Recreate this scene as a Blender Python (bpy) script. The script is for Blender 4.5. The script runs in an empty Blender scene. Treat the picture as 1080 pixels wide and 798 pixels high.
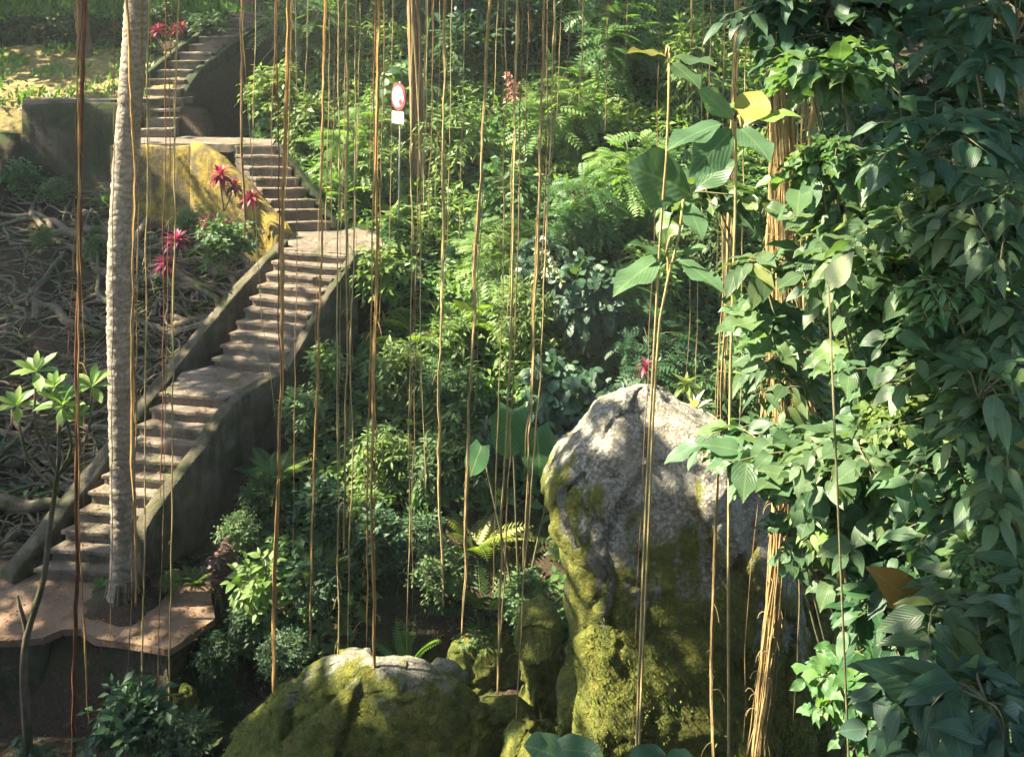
import bpy, bmesh, math, random
import numpy as np
from mathutils import Vector, noise

random.seed(7)
RNG = np.random.default_rng(11)
scene = bpy.context.scene
COL = scene.collection
CAMZ, HY, FPX = 7.6, 30.0, 1000.0
SUN = np.array([-0.68, -0.02, 0.73]); SUN /= np.linalg.norm(SUN)     # towards the sun


def P(px, py, Y):
    return np.array([(px - 540.0) / FPX * Y, Y, CAMZ - (py - HY) / FPX * Y])


def nrm(a):
    a = np.asarray(a, float)
    return a / np.maximum(np.linalg.norm(a, axis=-1, keepdims=True), 1e-9)


def fbm(p, s, seed=0.0, oct=3):
    return noise.fractal(Vector((p[0] * s + seed, p[1] * s - seed, p[2] * s + seed * .5)), 1.0, 2.0, oct)


# ------------------------------------------------------------------ mesh builder
class MB:
    def __init__(s):
        s.V, s.F, s.A, s.n = [], [], [], 0

    def add(s, v, f, a=None):
        v = np.asarray(v, float).reshape(-1, 3)
        if a is None:
            a = np.zeros((len(v), 3)); a[:, 0] = .5; a[:, 2] = .5
        s.V.append(v); s.A.append(np.asarray(a, float))
        for arr in f:
            arr = np.asarray(arr, np.int64)
            if arr.size:
                s.F.append(arr + s.n)
        s.n += len(v)

    def mesh(s, name, origin=(0, 0, 0), smooth=True):
        me = bpy.data.meshes.new(name)
        V = np.concatenate(s.V) - np.asarray(origin, float)
        A = np.concatenate(s.A)
        loops = np.concatenate([f.ravel() for f in s.F])
        cnt = np.concatenate([np.full(len(f), f.shape[1]) for f in s.F])
        st = np.concatenate([[0], np.cumsum(cnt)[:-1]])
        me.vertices.add(len(V)); me.vertices.foreach_set('co', V.ravel())
        me.loops.add(len(loops)); me.loops.foreach_set('vertex_index', loops.astype(np.int32))
        me.polygons.add(len(cnt)); me.polygons.foreach_set('loop_start', st.astype(np.int32))
        try:
            me.polygons.foreach_set('loop_total', cnt.astype(np.int32))
        except Exception:
            pass
        me.update(calc_edges=True)
        at = me.attributes.new('luv', 'FLOAT_VECTOR', 'POINT')
        at.data.foreach_set('vector', A.ravel())
        me.polygons.foreach_set('use_smooth', np.full(len(cnt), smooth))
        me.validate()
        return me


def bm_to(mb, verts, quads):
    mb.add(verts, [np.array(quads)])


def tube(mb, pts, rad, sides=6, rnd=.5, cap=True):
    pts = np.asarray(pts, float); n = len(pts)
    rad = np.broadcast_to(np.asarray(rad, float), (n,)) if np.ndim(rad) < 2 else rad
    T = np.gradient(pts, axis=0); T = nrm(T)
    ref = np.array([0., 0, 1]) if abs(T[0][2]) < .9 else np.array([1., 0, 0])
    U = np.zeros_like(pts); u = nrm(np.cross(T[0], ref))
    for i in range(n):
        u = u - T[i] * np.dot(u, T[i]); u = nrm(u); U[i] = u
    W = np.cross(T, U)
    ang = np.arange(sides) / sides * 2 * math.pi
    r = rad[:, None, None] if rad.ndim == 1 else rad[:, :, None]
    V = pts[:, None, :] + r * (np.cos(ang)[None, :, None] * U[:, None, :] + np.sin(ang)[None, :, None] * W[:, None, :])
    L = np.concatenate([[0], np.cumsum(np.linalg.norm(np.diff(pts, axis=0), axis=1))])
    A = np.zeros((n, sides, 3)); A[:, :, 0] = ang / (2 * math.pi); A[:, :, 1] = L[:, None]; A[:, :, 2] = rnd
    i = np.arange(n - 1)[:, None] * sides; j = np.arange(sides)[None, :]; j2 = (j + 1) % sides
    q = np.stack([i + j, i + j2, i + sides + j2, i + sides + j], -1).reshape(-1, 4)
    f = [q]
    V = V.reshape(-1, 3); A = A.reshape(-1, 3)
    if cap:
        k = len(V)
        V = np.concatenate([V, pts[:1], pts[-1:]]); A = np.concatenate([A, A[:1], A[-1:]])
        jj = np.arange(sides); j2 = (jj + 1) % sides
        b = (n - 1) * sides
        f.append(np.concatenate([np.stack([j2, jj, np.full(sides, k)], -1), np.stack([b + jj, b + j2, np.full(sides, k + 1)], -1)]))
    mb.add(V, f, A)


def resample(pts, n):
    pts = np.asarray(pts, float)
    L = np.concatenate([[0], np.cumsum(np.linalg.norm(np.diff(pts, axis=0), axis=1))])
    # catmull style smoothing through cubic hermite
    t = np.linspace(0, L[-1], n)
    m = np.gradient(pts, L, axis=0) if len(pts) > 2 else np.repeat((pts[1:] - pts[:1]) / L[-1], 2, 0)
    out = []
    for x in t:
        k = min(max(np.searchsorted(L, x) - 1, 0), len(L) - 2)
        h = L[k + 1] - L[k]; s = (x - L[k]) / h
        out.append((2*s**3-3*s**2+1)*pts[k] + (s**3-2*s**2+s)*h*m[k] + (-2*s**3+3*s**2)*pts[k+1] + (s**3-s**2)*h*m[k+1])
    return np.array(out)


# ------------------------------------------------------------------ objects
def tag(o, label=None, cat=None, group=None, kind=None):
    if label: o['label'] = label
    if cat: o['category'] = cat
    if group: o['group'] = group
    if kind: o['kind'] = kind
    return o


def empty(name, loc, label, cat, group=None):
    o = bpy.data.objects.new(name, None); COL.objects.link(o)
    o.location = [float(x) for x in loc]; o.empty_display_size = .2
    return tag(o, label, cat, group)


def link(name, me, mat, parent=None):
    o = bpy.data.objects.new(name, me); COL.objects.link(o)
    if mat is not None and len(me.materials) == 0:
        me.materials.append(mat)
    if parent is not None:
        o.parent = parent
    return o


def part(name, mb, mat, parent, smooth=True):
    """mesh given in world coordinates, parented to a thing (or part) standing at its base"""
    org = np.zeros(3); p = parent
    while p is not None:
        org += np.array(p.location); p = p.parent
    return link(name, mb.mesh(name, org, smooth), mat, parent)


def solo(name, mb, mat, loc, label, cat, group=None, smooth=True):
    o = link(name, mb.mesh(name, loc, smooth), mat)
    o.location = [float(x) for x in loc]
    return tag(o, label, cat, group)


# ------------------------------------------------------------------ materials
class NT:
    def __init__(s, name):
        s.m = bpy.data.materials.new(name); s.m.use_nodes = True
        s.t = s.m.node_tree; s.t.nodes.clear()
        s.out = s.t.nodes.new('ShaderNodeOutputMaterial')

    def n(s, typ, **kw):
        nd = s.t.nodes.new(typ)
        for k, v in kw.items():
            if k.startswith('_'):
                setattr(nd, k[1:], v)
            else:
                key = int(k[1:]) if k[0] == 'i' and k[1:].isdigit() else k.replace('__', ' ')
                sock = nd.inputs[key]
                if isinstance(v, bpy.types.NodeSocket): s.t.links.new(v, sock)
                else: sock.default_value = v
        return nd

    def math(s, op, a, b=0.0, c=0.0, clamp=False):
        nd = s.t.nodes.new('ShaderNodeMath'); nd.operation = op; nd.use_clamp = clamp
        for i, v in enumerate((a, b, c)):
            if isinstance(v, bpy.types.NodeSocket): s.t.links.new(v, nd.inputs[i])
            else: nd.inputs[i].default_value = v
        return nd.outputs[0]

    def ramp(s, fac, stops, interp='LINEAR'):
        nd = s.t.nodes.new('ShaderNodeValToRGB'); cr = nd.color_ramp; cr.interpolation = interp
        while len(cr.elements) < len(stops): cr.elements.new(.5)
        for e, (p, c) in zip(cr.elements, stops):
            e.position = p
            e.color = (c, c, c, 1) if not hasattr(c, '__len__') else (*c, 1)
        s.t.links.new(fac, nd.inputs[0]); return nd.outputs[0]

    def mix(s, f, a, b, typ='MIX'):
        nd = s.t.nodes.new('ShaderNodeMix'); nd.data_type = 'RGBA'; nd.blend_type = typ
        for sk, v in ((nd.inputs[0], f), (nd.inputs[6], a), (nd.inputs[7], b)):
            if isinstance(v, bpy.types.NodeSocket): s.t.links.new(v, sk)
            else: sk.default_value = v if not hasattr(v, '__len__') else (*v, 1)[:4]
        return nd.outputs[2]

    def noise(s, vec, scale, detail=4, rough=.55, dist=0.0):
        return s.n('ShaderNodeTexNoise', Vector=vec, Scale=scale, Detail=detail, Roughness=rough, Distortion=dist).outputs[0]

    def bump(s, h, strength=.4, dist=.02, normal=None):
        nd = s.n('ShaderNodeBump', Height=h, Strength=strength, Distance=dist)
        if normal is not None: s.t.links.new(normal, nd.inputs['Normal'])
        return nd.outputs[0]

    def pos(s):
        return s.n('ShaderNodeNewGeometry').outputs['Position']

    def objc(s):
        return s.n('ShaderNodeTexCoord').outputs['Object']

    def luv(s):
        a = s.n('ShaderNodeAttribute', _attribute_name='luv')
        return s.n('ShaderNodeSeparateXYZ', Vector=a.outputs['Vector']).outputs

    def finish(s, col, rough=.8, normal=None, spec=.3):
        b = s.n('ShaderNodeBsdfPrincipled')
        for k, v in (('Base Color', col), ('Roughness', rough), ('Specular IOR Level', spec)):
            if isinstance(v, bpy.types.NodeSocket): s.t.links.new(v, b.inputs[k])
            else: b.inputs[k].default_value = (*v, 1) if hasattr(v, '__len__') else v
        if normal is not None: s.t.links.new(normal, b.inputs['Normal'])
        s.t.links.new(b.outputs[0], s.out.inputs[0])
        return s.m


def leaf_mat(name, stops, trans=.35, rough=.42, vein=.35, spec=.45, tcol=(1.5, 1.6, .55), var=.14):
    t = NT(name); u, v, w = t.luv()
    info = t.n('ShaderNodeObjectInfo').outputs['Random']
    col = t.ramp(w, stops)
    d = t.math('ABSOLUTE', t.math('SUBTRACT', u, .5))
    mid = t.math('LESS_THAN', d, .025)
    side = t.math('SINE', t.math('MULTIPLY', t.math('SUBTRACT', t.math('MULTIPLY', v, 9.0), t.math('MULTIPLY', d, 9.0)), 6.283))
    sv = t.math('POWER', t.math('MULTIPLY_ADD', side, .5, .5), 12.0)
    veins = t.math('MULTIPLY', t.math('MAXIMUM', mid, t.math('MULTIPLY', sv, .45)), vein)
    light = t.mix(.5, col, (.32, .38, .14))
    col = t.mix(veins, col, light)
    nz = t.noise(t.pos(), 9.0, 3)
    hsv = t.n('ShaderNodeHueSaturation', Color=col,
              Hue=t.math('MULTIPLY_ADD', info, .03, .485),
              Value=t.math('ADD', t.math('MULTIPLY_ADD', info, 2 * var, 1 - var), t.math('MULTIPLY_ADD', nz, .5, -.25)))
    c = hsv.outputs[0]
    bn = t.bump(t.math('ADD', t.math('MULTIPLY', side, .5), t.math('MULTIPLY', mid, -1.0)), .25, .004)
    p = t.n('ShaderNodeBsdfPrincipled', Base__Color=c, Roughness=rough, Normal=bn)
    p.inputs['Specular IOR Level'].default_value = spec
    tc = t.mix(1.0, c, tcol, 'MULTIPLY')
    tr = t.n('ShaderNodeBsdfTranslucent', Color=tc)
    mx = t.n('ShaderNodeMixShader', i0=trans, i1=p.outputs[0], i2=tr.outputs[0])
    t.t.links.new(mx.outputs[0], t.out.inputs[0])
    return t.m


M = {}
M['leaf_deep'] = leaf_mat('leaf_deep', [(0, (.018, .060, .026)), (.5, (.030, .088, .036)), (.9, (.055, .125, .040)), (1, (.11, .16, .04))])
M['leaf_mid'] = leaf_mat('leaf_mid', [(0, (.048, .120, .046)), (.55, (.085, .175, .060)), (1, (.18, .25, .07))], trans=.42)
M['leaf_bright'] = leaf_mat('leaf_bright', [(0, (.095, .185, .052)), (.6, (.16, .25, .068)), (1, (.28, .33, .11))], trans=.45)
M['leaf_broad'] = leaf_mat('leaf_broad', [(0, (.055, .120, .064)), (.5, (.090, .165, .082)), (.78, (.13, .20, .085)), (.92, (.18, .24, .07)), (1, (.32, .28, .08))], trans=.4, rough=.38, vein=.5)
M['leaf_ear'] = leaf_mat('leaf_ear', [(0, (.045, .13, .055)), (1, (.09, .19, .07))], trans=.4, vein=.9)
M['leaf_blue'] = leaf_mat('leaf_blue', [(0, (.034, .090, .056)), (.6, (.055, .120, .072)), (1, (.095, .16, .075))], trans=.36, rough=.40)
M['leaf_pale'] = leaf_mat('leaf_pale', [(0, (.20, .27, .13)), (.5, (.34, .38, .22)), (1, (.50, .50, .34))], trans=.3)
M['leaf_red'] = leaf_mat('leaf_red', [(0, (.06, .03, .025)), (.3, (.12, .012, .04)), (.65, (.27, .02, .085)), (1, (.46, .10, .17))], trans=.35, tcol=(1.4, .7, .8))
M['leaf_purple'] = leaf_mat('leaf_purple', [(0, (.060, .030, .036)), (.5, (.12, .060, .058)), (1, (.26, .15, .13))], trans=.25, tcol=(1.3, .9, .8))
M['leaf_pink'] = leaf_mat('leaf_pink', [(0, (.45, .20, .17)), (1, (.62, .40, .34))], trans=.3, tcol=(1.2, .9, .8))
M['leaf_brown'] = leaf_mat('leaf_brown', [(0, (.22, .11, .03)), (1, (.30, .16, .05))], trans=.3, tcol=(1.4, 1., .5))
M['moss_leaf'] = leaf_mat('moss_leaf', [(0, (.06, .08, .018)), (.5, (.115, .14, .032)), (1, (.22, .22, .05))], trans=.2, rough=.9, vein=0, spec=.1, var=.05)
M['leaf_canopy'] = leaf_mat('leaf_canopy', [(0, (.025, .070, .022)), (1, (.07, .13, .035))], trans=.22)
M['grass'] = leaf_mat('grass', [(0, (.06, .16, .03)), (1, (.15, .27, .05))], trans=.35, vein=0)


def concrete(name, base, dark, moss, moss_amt, scale=1.0, rough=.9, streak=.8):
    t = NT(name); p = t.pos()
    n1 = t.noise(p, 1.3 * scale, 6, .62); n2 = t.noise(p, 9 * scale, 5, .6); n3 = t.noise(p, 55 * scale, 3, .6)
    c = t.mix(t.ramp(n1, [(.35, 0.), (.68, 1.)]), dark, base)
    c = t.mix(t.ramp(n2, [(.45, 0.), (.75, .6)]), c, tuple(x * .55 for x in base))
    c = t.mix(t.ramp(n3, [(.35, 0.), (.8, .35)]), c, tuple(min(1, x * 1.5) for x in base))
    m = t.ramp(t.math('ADD', t.noise(p, 2.1 * scale, 6, .65, .6), moss_amt - .5), [(.47, 0.), (.62, 1.)])
    mc = t.mix(n2, tuple(x * .55 for x in moss), tuple(x * 1.5 for x in moss))
    c = t.mix(m, c, mc)
    mp = t.n('ShaderNodeMapping', Vector=p); mp.inputs['Scale'].default_value = (1, 1, .16)
    stk = t.noise(mp.outputs[0], 5.5 * scale, 6, .65)
    c = t.mix(t.ramp(stk, [(.46, 0.), (.66, streak)]), c, tuple(x * .30 for x in base))
    h = t.math('ADD', t.math('MULTIPLY', n2, .8), t.math('ADD', t.math('MULTIPLY', n3, .35), t.math('MULTIPLY', n1, .8)))
    return t.finish(c, rough, t.bump(h, .9, .05), .2)


M['stair'] = concrete('stair_concrete', (.235, .195, .15), (.11, .092, .068), (.075, .08, .03), .43, streak=.35)
M['parapet'] = concrete('parapet_concrete', (.15, .128, .09), (.06, .054, .036), (.05, .058, .02), .52)
M['mosswall'] = concrete('mossy_wall', (.16, .125, .065), (.07, .062, .03), (.30, .225, .045), .56)
M['greenwall'] = concrete('green_wall', (.075, .08, .045), (.03, .036, .02), (.04, .062, .022), .55)
M['path'] = concrete('path_surface', (.27, .185, .125), (.13, .09, .062), (.075, .07, .028), .40, 1.2, streak=0.)
M['darkwall'] = concrete('terrace_wall', (.10, .085, .06), (.035, .032, .022), (.035, .05, .018), .55)


def soil_mat():
    t = NT('soil'); p = t.pos()
    n1 = t.noise(p, .9, 5, .6); n2 = t.noise(p, 7, 6, .65); n3 = t.noise(p, 38, 4, .6)
    c = t.mix(n2, (.026, .020, .013), (.075, .055, .034))
    c = t.mix(t.ramp(n3, [(.52, 0.), (.66, .6)]), c, (.15, .105, .06))
    c = t.mix(t.ramp(n1, [(.50, 0.), (.62, .9)]), c, (.045, .065, .022))
    # bare earth above the upper landing, its yellow sunlight put into the colour
    s = t.n('ShaderNodeSeparateXYZ', Vector=p).outputs
    f = t.math('MULTIPLY', t.math('MULTIPLY', t.math('GREATER_THAN', s[1], 21.2), t.math('LESS_THAN', s[1], 24.7)), t.math('LESS_THAN', s[0], -8.0))
    yel_lit = t.mix(n2, (.12, .10, .035), (.38, .30, .12))
    c = t.mix(t.math('MULTIPLY', f, t.ramp(n2, [(.3, .45), (.55, 1.)])), c, yel_lit)
    h = t.math('ADD', n2, t.math('MULTIPLY', n3, .4))
    return t.finish(c, .95, t.bump(h, .8, .06), .15)


M['soil'] = soil_mat()


def bark(name, a, b, moss=0.0, ring=0.0, sc=1.0):
    t = NT(name); p = t.pos()
    mp = t.n('ShaderNodeMapping', Vector=p); mp.inputs['Scale'].default_value = (1, 1, .25 if not ring else 1.0)
    n1 = t.noise(mp.outputs[0], 22 * sc, 6, .65); n2 = t.noise(p, 3 * sc, 4, .6)
    c = t.mix(t.ramp(n1, [(.32, 0.), (.68, 1.)]), a, b)
    c = t.mix(t.ramp(n2, [(.4, 0.), (.75, .55)]), c, tuple(x * .5 for x in a))
    h = n1
    if ring:
        u, v, w = t.luv()
        wv = t.math('ADD', t.math('MULTIPLY', v, ring), t.math('MULTIPLY', t.noise(p, 5, 4), 2.6))
        s = t.math('POWER', t.math('ABSOLUTE', t.math('SINE', t.math('MULTIPLY', wv, 3.1416))), 4.0)
        c = t.mix(t.math('MULTIPLY', s, .32), c, tuple(x * .35 for x in a))
        h = t.math('SUBTRACT', n1, t.math('MULTIPLY', s, .35))
    if moss:
        m = t.ramp(t.noise(p, 2.7, 5, .6), [(.62 - moss * .3, 0.), (.75 - moss * .3, 1.)])
        c = t.mix(m, c, (.06, .075, .022))
    return t.finish(c, .88, t.bump(h, .7, .02), .2)


M['bark_palm'] = bark('bark_palm', (.20, .17, .125), (.45, .40, .325), 0, 9.0)
M['bark_dark'] = bark('bark_dark', (.085, .06, .038), (.17, .125, .08), .3)
M['bark_brown'] = bark('bark_brown', (.17, .115, .065), (.30, .215, .125), .15)
M['bark_root'] = bark('bark_root', (.095, .078, .054), (.22, .18, .125), .45)
M['root_tan'] = bark('root_tan', (.33, .25, .10), (.56, .44, .21), 0, 0, 1.5)
M['root_orange'] = bark('root_orange', (.34, .19, .065), (.58, .36, .14), 0, 0, 1.5)
M['root_red'] = bark('root_red', (.12, .050, .026), (.24, .105, .05), 0, 0, 1.5)
M['root_brown'] = bark('root_brown', (.16, .10, .05), (.30, .20, .10), 0, 0, 1.5)
M['root_gold'] = bark('root_gold', (.26, .18, .075), (.52, .39, .18), 0, 0, 1.5)
M['twig'] = bark('twig', (.10, .105, .05), (.20, .19, .10), 0, 0, 2)


def rock_mat(name, zmoss, soft, lich=.5, side=0.):
    t = NT(name); p = t.pos()
    n0 = t.noise(p, .9, 4, .6); n1 = t.noise(p, 3.2, 6, .65); n2 = t.noise(p, 14, 6, .65); n3 = t.noise(p, 60, 4, .6); n4 = t.noise(p, 26, 6, .7, .4)
    warp = t.n('ShaderNodeMixRGB', i0=.06, i1=p, i2=t.n('ShaderNodeTexNoise', Vector=p, Scale=9.0, Detail=5.0).outputs[1]).outputs[0]
    vor = t.n('ShaderNodeTexVoronoi', Vector=warp, Scale=30.0).outputs[0]
    stone = t.mix(t.ramp(n1, [(.35, 0.), (.65, 1.)]), (.22, .20, .15), (.42, .38, .30))
    stone = t.mix(t.ramp(n4, [(.42, 0.), (.66, .75)]), stone, (.13, .112, .078))
    stone = t.mix(t.ramp(n2, [(.5, 0.), (.72, .6)]), stone, (.33, .295, .225))
    lf = t.math('ADD', t.math('MULTIPLY', vor, -.55), t.math('ADD', n4, t.math('MULTIPLY', n1, .6)))
    lf = t.math('MULTIPLY', t.ramp(lf, [(.40, 0.), (.56, 1.)]), t.ramp(t.math('ADD', n0, t.math('MULTIPLY', n2, .25)), [(.46, .2), (.64, 1.)]))
    c = t.mix(t.math('MULTIPLY', lf, lich), stone, t.mix(n3, (.36, .36, .31), (.64, .63, .56)))
    z = t.n('ShaderNodeSeparateXYZ', Vector=p).outputs[2]
    nx = t.n('ShaderNodeSeparateXYZ', Vector=t.n('ShaderNodeNewGeometry').outputs['Normal']).outputs
    mp = t.n('ShaderNodeMapping', Vector=p); mp.inputs['Scale'].default_value = (1, 1, .20)
    ms = t.noise(mp.outputs[0], 4.5, 6, .62)
    mz = t.math('ADD', t.math('MULTIPLY', t.math('SUBTRACT', zmoss, z), soft), t.math('MULTIPLY', t.math('SUBTRACT', n1, .5), 3.0))
    mz = t.math('ADD', mz, t.math('ADD', t.math('MULTIPLY', t.math('SUBTRACT', n0, .5), 3.4), t.math('MULTIPLY', t.math('SUBTRACT', ms, .5), 2.6)))
    mz = t.math('ADD', mz, t.math('MULTIPLY', nx[0], -side))
    mf = t.ramp(mz, [(.15, 0.), (.8, 1.)])
    moss = t.ramp(ms, [(.30, (.085, .105, .026)), (.44, (.145, .170, .038)), (.58, (.215, .220, .046)), (.74, (.33, .30, .065))])
    moss = t.mix(t.ramp(n2, [(.4, 0.), (.7, .75)]), moss, (.07, .10, .025))
    moss = t.mix(t.ramp(n4, [(.5, 0.), (.7, .6)]), moss, (.13, .105, .055))
    moss = t.mix(t.ramp(n1, [(.60, 0.), (.70, .7)]), moss, (.16, .12, .07))
    c = t.mix(mf, c, moss)
    h = t.math('ADD', t.math('MULTIPLY', n2, .7), t.math('ADD', t.math('MULTIPLY', n4, .6), t.math('ADD', t.math('MULTIPLY', n3, .3), t.math('MULTIPLY', lf, .15))))
    return t.finish(c, .95, t.bump(h, 1.0, .06), .15)


M['rock_big'] = rock_mat('lichen_rock', 3.15, 1.0, 1.0, .9)
M['rock_front'] = rock_mat('mossy_rock', 1.05, 3.2, .7, .2)
M['rock_small'] = rock_mat('small_rock', 2.6, 1.3, .4)


def plain(name, col, rough=.5, spec=.4):
    t = NT(name); n = t.noise(t.pos(), 14, 4)
    return t.finish(t.mix(t.math('MULTIPLY', n, .35), col, tuple(x * .6 for x in col)), rough, None, spec)


M['sign_face'] = plain('sign_face', (.66, .50, .46)); M['sign_red'] = plain('sign_red', (.34, .06, .07))
M['sign_white'] = plain('sign_white', (.72, .70, .68)); M['sign_ink'] = plain('sign_ink', (.14, .13, .13))
M['metal'] = plain('pole_metal', (.32, .31, .29))

# ------------------------------------------------------------------ terrain
def sst(a, b, x):
    t = np.clip((x - a) / (b - a), 0, 1); return t * t * (3 - 2 * t)


BX = np.array([0, 11.5, 13, 15.7, 17.3, 18.0, 18.8, 20.3, 21.3, 22.0, 23, 24.5, 26, 28, 40.])
BV = np.array([-3.7, -3.7, -4.2, -3.7, -2.5, -2.6, -3.5, -5.1, -6.6, -7.5, -7.4, -6.9, -6.1, -4.2, -4.0])


def ground(x, y):
    x = np.asarray(x, float); y = np.asarray(y, float)
    L0 = .57 * np.clip(np.minimum(y, 21.3) - 13.5, 0, None) - .14
    hi = 5.72 + .40 * np.clip(y - 21.3, 0, 7)
    L = np.where(x > -10.9, np.where(y < 21.3, L0, hi), L0 + (hi - L0) * sst(19.8, 21.9, y))
    L = np.where(y < 12.0, -1.3, L)
    R = np.minimum(-1.0 + .66 * np.clip(y - 12.4, 0, None), 8.0)
    R = R - 1.35 * sst(20.3, 21.6, y) * (1 - sst(-6.6, -4.8, x)) * (1 - sst(25, 28, y))
    b = np.interp(y, BX, BV)
    g = L + (R - L) * sst(-.15, .5, x - b)
    near = np.maximum(-1.3, 5.9 - 1.25 * np.clip(y - 1.2, 0, None))
    near = np.where(x > 1.0, np.maximum(near, np.minimum(5.9, 7.0 - .98 * y) * sst(1.2, 2.8, x) - 1.3 * (1 - sst(1.2, 2.8, x))), near)
    g = np.where(y < 10, np.maximum(near, np.where(y < 12, -1.3, g)), g)
    g = np.where(x > 4, np.maximum(g, -1.3 + sst(4, 9, x) * 2.5), g)
    g = g + 9 * sst(36, 48, y) + 6 * sst(16, 34, np.abs(x + 2)) * sst(0, 14, y)
    return g


gs = np.concatenate([np.linspace(-46, -14, 50)[:-1], np.linspace(-14, 12, 140)[:-1], np.linspace(12, 46, 50)])
gy = np.concatenate([np.linspace(-14, 0, 20)[:-1], np.linspace(0, 28, 150)[:-1], np.linspace(28, 75, 50)])
GX, GY = np.meshgrid(gs, gy)
GZ = ground(GX, GY)
GZ = GZ + np.array([[.13 * noise.fractal(Vector((a * .6, b * .6, 0)), 1., 2., 4) for a, b in zip(ra, rb)] for ra, rb in zip(GX, GY)])
mb = MB(); ny, nx = GX.shape
ii = (np.arange(ny - 1)[:, None] * nx + np.arange(nx - 1)[None, :]).ravel()
mb.add(np.stack([GX, GY, GZ], -1).reshape(-1, 3), [np.stack([ii, ii + 1, ii + nx + 1, ii + nx], -1)])
tag(link('ground', mb.mesh('ground'), M['soil']), kind='structure')


def box_pts(mb, a, b, c, d, z0, z1, bev=.02, rough=.006, seg=.18):
    """a slab over the four corners a b c d (counter-clockwise xy), bevelled and slightly worn"""
    bm = bmesh.new()
    lo = [bm.verts.new((*p[:2], z0)) for p in (a, b, c, d)]; hi = [bm.verts.new((*p[:2], z1)) for p in (a, b, c, d)]
    bm.faces.new(lo[::-1]); bm.faces.new(hi)
    for i in range(4): bm.faces.new((lo[i], lo[(i + 1) % 4], hi[(i + 1) % 4], hi[i]))
    if seg:
        es = [e for e in bm.edges if e.calc_length() > seg * 2]
        for e in es:
            pass
        bmesh.ops.subdivide_edges(bm, edges=es, cuts=6, use_grid_fill=True)
    bmesh.ops.recalc_face_normals(bm, faces=bm.faces)
    sharp = [e for e in bm.edges if len(e.link_faces) == 2 and e.calc_face_angle(0) > .8]
    if bev: bmesh.ops.bevel(bm, geom=sharp, offset=bev, segments=2, profile=.6, affect='EDGES')
    for v in bm.verts:
        k = noise.noise_vector(v.co * 3.1) * rough * 2 + noise.noise_vector(v.co * 11) * rough
        v.co += k
    bm.verts.index_update()
    vs = [v.co[:] for v in bm.verts]
    f3 = [[v.index for v in f.verts] for f in bm.faces if len(f.verts) == 3]
    f4 = [[v.index for v in f.verts] for f in bm.faces if len(f.verts) == 4]
    fl = [x for x in (f3, f4) if x]
    for f in bm.faces:
        if len(f.verts) > 4:
            ids = [v.index for v in f.verts]
            fl.append([[ids[0], ids[i], ids[i + 1]] for i in range(1, len(ids) - 1)])
    mb.add(vs, [np.array(x) for x in fl]); bm.free()


def strip_wall(mb, top, th, depth, seg=.16, rough=.025, seed=0.):
    """a low wall following a 3D line: rounded top, vertical faces, worn"""
    top = np.asarray(top, float)
    L = np.concatenate([[0], np.cumsum(np.linalg.norm(np.diff(top, axis=0), axis=1))])
    n = max(4, int(L[-1] / seg)); pts = resample(top, n)
    T = np.gradient(pts, axis=0); T[:, 2] = 0; T = nrm(T)
    N = np.stack([T[:, 1], -T[:, 0], np.zeros(n)], -1)
    dep = np.broadcast_to(np.asarray(depth, float), (2,)) if np.ndim(depth) else np.array([depth, depth])
    prof = [(-1, 1.), (-1, .66), (-1, .33), (-1, .12), (-.93, .03), (-.75, 0.), (0, -.012), (.75, 0.), (.93, .03), (1, .12), (1, .33), (1, .66), (1, 1.)]
    V = []
    for i in range(n):
        d = dep[0] + (dep[1] - dep[0]) * i / (n - 1)
        for (s, q) in prof:
            drop = q * d if q > .1 else q * .6
            v = pts[i] + N[i] * s * th / 2 - np.array([0, 0, drop])
            k = np.array(noise.noise_vector(Vector(v * 1.7 + seed))) * rough * 1.3 + np.array(noise.noise_vector(Vector(v * 6 + seed))) * rough * .5
            V.append(v + k)
    m = len(prof)
    i = np.arange(n - 1)[:, None] * m; j = np.arange(m - 1)[None, :]
    q = np.stack([i + j, i + m + j, i + m + j + 1, i + j + 1], -1).reshape(-1, 4)
    caps = [[0, k, k + 1] for k in range(1, m - 1)] + [[(n - 1) * m, (n - 1) * m + k + 1, (n - 1) * m + k] for k in range(1, m - 1)]
    mb.add(V, [q, np.array(caps)])


# ------------------------------------------------------------------ staircase
stairs = empty('stone_staircase', (-5.5, 13.0, 0), 'long worn concrete staircase winding uphill with landings and mossy parapets', 'staircase')


def xy(px, py, z):
    Y = (CAMZ - z) / ((py - HY) / FPX); return np.array([(px - 540) / FPX * Y, Y])


def flight(L0, R0, L1, R1, z0, z1, n, mat='stair'):
    L0, R0, L1, R1 = map(np.array, (L0, R0, L1, R1)); rise = (z1 - z0) / n
    for i in range(n):
        a, b = L0 + (L1 - L0) * i / n, R0 + (R1 - R0) * i / n
        t2 = min((i + 1.0) / n, 1.0)
        c, d = R0 + (R1 - R0) * t2, L0 + (L1 - L0) * t2
        dirv = nrm((c + d) / 2 - (a + b) / 2)
        zt = z0 + rise * (i + 1) + random.uniform(-.012, .012)
        m = MB(); e = .09 * dirv
        jit = [np.array([random.uniform(-.025, .025), random.uniform(-.02, .02)]) for _ in range(2)]
        box_pts(m, a + jit[0], b + jit[1], c + e, d + e, zt - .065, zt, .016, .007)
        s = .035 * dirv
        box_pts(m, a + s + .01, b + s - [.012, 0], c + e * .8 - [.012, 0], d + e * .8 + .01, zt - rise - .22, zt - .06, .01, .006)
        part('step', m, M[mat], stairs, smooth=False)


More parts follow.
